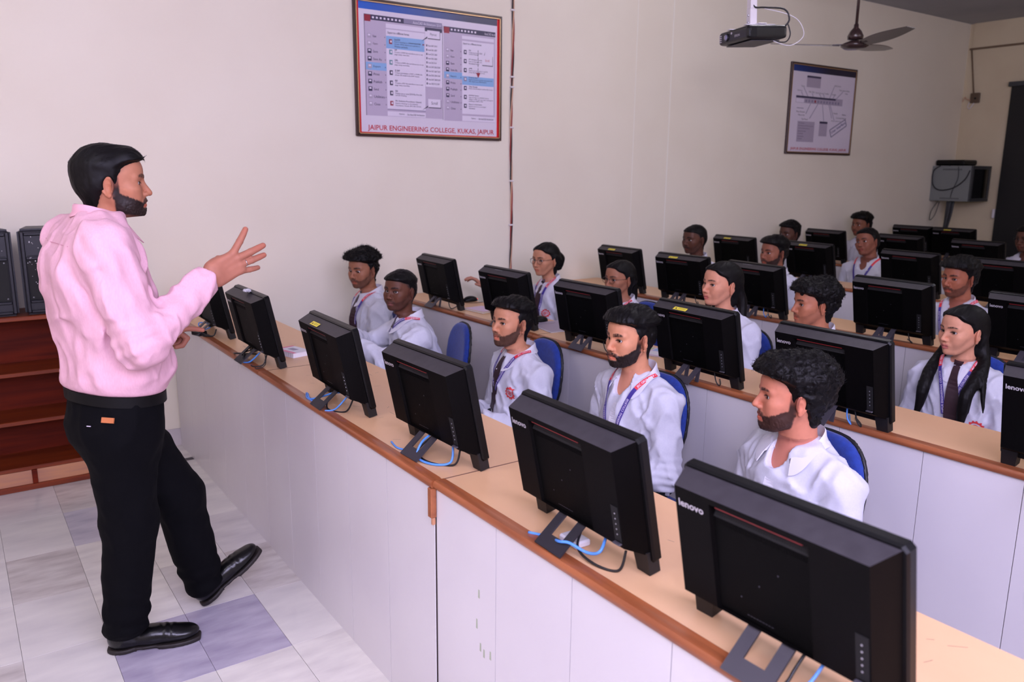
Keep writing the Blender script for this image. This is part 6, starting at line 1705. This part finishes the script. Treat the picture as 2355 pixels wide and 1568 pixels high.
for (a, b) in ((-.145, .03), (-.145, .065)): MB().lathe([(.006, 0), (.005, .003)], 10, 0, Matrix.Translation((-.0895, a, b)) @ Matrix.Rotation(PI/2, 4, 'Y')).build('bolt', M_jack, root)
MB().tube(bez([(-.21, -.27, -.02), (-.24, -.285, .02), (-.22, -.27, .075), (-.15, -.20, .095), (-.11, -.16, .11), (-.10, -.15, .20)]), .0045, 7).build('power_cable', M_blk, root, smooth=True)
MB().tube(bez([(-.18, -.25, -.078), (-.22, -.29, -.085), (-.245, -.29, -.05), (-.235, -.285, .0)]), .0032, 7).build('signal_cable', M_blk, root, smooth=True)
MB().tube(bez([(-.16, -.27, -.078), (-.24, -.30, -.105), (-.31, -.31, -.06), (-.29, -.30, .01), (-.23, -.28, .05), (-.15, -.2, .09)]), .0022, 6).build('white_cable', M_wht, root, smooth=True)

for ch in root.children:          # lens on the left of the front as seen from the board
    for v in ch.data.vertices: v.co.y = -.295-v.co.y
    ch.data.flip_normals()
# ------------------------------------------------------------------ ceiling fan, at rest
Fp = Vector((5.81, 3.787, 2.59)); root = empty('ceiling_fan', Fp, 0, 'dark brown three-blade ceiling fan hanging from a long rod', 'fan')
M_fan = pmat('fan_brown', srgb(52, 34, 34), .25, coat=.4)
MB().lathe([(.02, -.022), (.075, -.018), (.10, .0), (.098, .015), (.06, .032), (.035, .04)], 28).build('motor_housing', M_fan, root, smooth=True)
MB().lathe([(.030, .045), (.055, .05), (.058, .075), (.040, .11), (.018, .135), (.016, .16)], 24).build('canopy', M_fan, root, smooth=True)
MB().tube([(0, 0, .12), (0, 0, CZ-Fp.z-.03)], .011, 10).build('rod', M_fan, root, smooth=True)
MB().lathe([(.012, CZ-Fp.z-.07), (.055, CZ-Fp.z-.03), (.06, CZ-Fp.z-.001)], 20).build('ceiling_cup', M_fan, root, smooth=True)
for a in (math.radians(128), math.radians(248), math.radians(8)):
    rows = []
    for t in np.linspace(0, 1, 12):
        rr_ = .11+.50*t; wd = (.045+.028*math.sin(PI*min(1, t*1.1)))*(1 if t < .93 else .75); tw = -.22+.10*t; row = []
        for s in (-1, 0, 1):
            x, y, z = rr_, s*wd, s*wd*math.tan(tw)+.012+.03*t
            row.append((x, y, z))
        row += [(p[0], p[1], p[2]-.004) for p in row[::-1]]
        rows.append([tuple(Matrix.Rotation(a, 3, 'Z') @ Vector(p)) for p in row])
    mb = MB(); mb.grid(rows, closed=True); mb.f += [tuple(range(6)), tuple(11*6+q for q in reversed(range(6)))]; mb.m += [0, 0]; bl = mb.build('blade', M_fan, root, angle=40)
    mb = MB(); mb.box((.085, -.022, .010), (.16, .022, .017), bev=.002, M=Matrix.Rotation(a, 4, 'Z')); mb.build('blade_iron', M_fan, bl)

# ------------------------------------------------------------------ far corner: rack, router, socket, door
root = empty('wall_rack', (9.33, 4.50, 1.355), 0, 'grey wall-mounted network cabinet with a dark glass door', 'cabinet')
M_rk = pmat('rack_grey', srgb(124, 128, 126), .5); M_rkd = pmat('rack_dark', srgb(60, 62, 64), .45)
MB().box((0, .02, 0), (.42, .449, .39), bev=.004).build('case', M_rk, root)
d = MB(); d.box((0, 0, 0), (.42, .0195, .035), bev=.002); d.box((0, 0, .355), (.42, .0195, .39), bev=.002); d.box((0, 0, .036), (.04, .0195, .354), bev=.002); d.box((.38, 0, .036), (.42, .0195, .354), bev=.002); dd = d.build('door_frame', M_rkd, root)
MB().box((.041, .006, .037), (.379, .010, .353)).build('door_glass', pmat('smoked_glass', srgb(8, 8, 9), .1), dd)
for z in (.35, .03):
    for k in range(12): MB().box((-.0012, .12+.018*k, z-.008), (.001, .13+.018*k, z+.008)).build('vent_slot', M_rkd, root)
MB().tube(bez([(-.004, .36, .39), (-.012, .43, .33), (-.012, .42, .18), (-.014, .33, .12), (-.014, .18, .15), (-.012, .07, .24), (-.004, .03, .34)]), .006, 7).build('looped_cable', M_blk, root, smooth=True)
MB().tube(bez([(-.004, .16, .38), (-.006, .15, .25), (-.006, .20, .10), (.01, .22, -.02)]), .003, 6).build('thin_cable', M_blk, root, smooth=True)
mb = MB(); mb.box((.05, .20, -.40), (.16, .30, -.002), bev=.01)
for k in range(6): MB().tube(bez([(.03+.025*k, .22+.03*(k % 3), -.004), (.035+.022*k, .24+.02*(k % 3), -.2), (.05+.02*k, .30+.02*(k % 2), -.55)]), .011, 7).build('cable_bundle', M_rkd, root, smooth=True)
MB().tube(bez([(.01, .35, .0), (-.02, .40, -.12), (-.01, .41, -.22), (.01, .37, -.16), (.02, .34, -.01)]), .004, 6).build('hanging_cable', M_blk, root, smooth=True)
r = empty('router', (9.36, 4.62, 1.7456), 0, 'black router lying on top of the wall cabinet', 'router'); MB().box((0, 0, .004), (.30, .32, .065), bev=.014).build('case', M_bz, r)
for a in ((.02, .02), (.24, .02), (.02, .28), (.24, .28)): MB().lathe([(.01, 0), (.01, .0045)], 8, 0, Matrix.Translation((a[0], a[1], 0))).build('foot', M_foot, r)
r = empty('wall_socket', (BX, 4.80, 2.50), 0, 'old brown wall socket with loose wires high in the corner', 'socket'); MB().box((-.035, -.05, -.05), (-.0004, .05, .06), bev=.006).build('box', pmat('socket_brown', srgb(96, 78, 60), .5), r)
MB().lathe([(.012, 0), (.010, .006)], 10, 0, Matrix.Translation((-.035, -.01, .0)) @ Matrix.Rotation(-PI/2, 4, 'Y')).build('socket_hole', M_slot, r)
MB().tube(bez([(-.03, .04, -.02), (-.06, .08, .0), (-.04, .10, .02), (-.05, .12, -.03)]), .005, 6).build('loose_wire', M_ct, r, smooth=True)
MB().tube(bez([(-.03, .0, -.05), (-.05, .03, -.11), (-.04, .06, -.09), (-.03, .05, -.04)]), .005, 6).build('loose_wire', M_clip, r, smooth=True)
MB().tube([(-.02, .02, .05), (-.022, .06, .3), (-.02, .10, .53)], .008, 6).build('feed_pipe', pmat('conduit_brown', srgb(120, 98, 76), .6), r, smooth=True)
dr = structure('door_1', MB().box((BX-.03, 3.28, 0), (BX-.002, 4.415, 2.60)), pmat('door_black', srgb(16, 15, 15), .6))
MB().box((BX-.06, 3.2, 2.60), (BX-.002, 4.44, 2.65), bev=.003).build('top_rail', M_rkd, dr); MB().box((BX-.045, 4.42, 1.17), (BX-.002, 4.445, 1.27), bev=.003).build('door_stay', M_clip, dr)

# ------------------------------------------------------------------ added fill tubes, unseen above the frame, to brighten walls and desks
M_tube = pmat('fill_tube_glow', (1, .97, .9), .4, emit=((.94, .90, 1.0), 82.0))
for i, (x, y, lb) in enumerate(((3.2, .2, 'added ceiling fill tube over the second row, out of the picture'), (6.4, .9, 'added ceiling fill tube over the far rows, out of the picture'), (6.2, -1.2, 'added ceiling fill tube near the right wall, out of the picture'), (-.9, 2.2, 'added ceiling fill tube above the teacher, out of the picture'), (4.3, 2.9, 'added ceiling fill tube above the third row, out of the picture'), (-1.0, 1.0, 'added ceiling fill tube by the front wall, out of the picture'))):
    r = empty('fill_tube', (x, y, CZ), 0, lb, 'light', 'added ceiling fill tubes'); MB().box((-.62, -.03, -.05), (.62, .03, -.001), bev=.004).build('batten', M_clip, r)
    MB().tube([(-.6, 0, -.068), (.6, 0, -.068)], .014, 6).build('tube', M_tube, r, smooth=True)
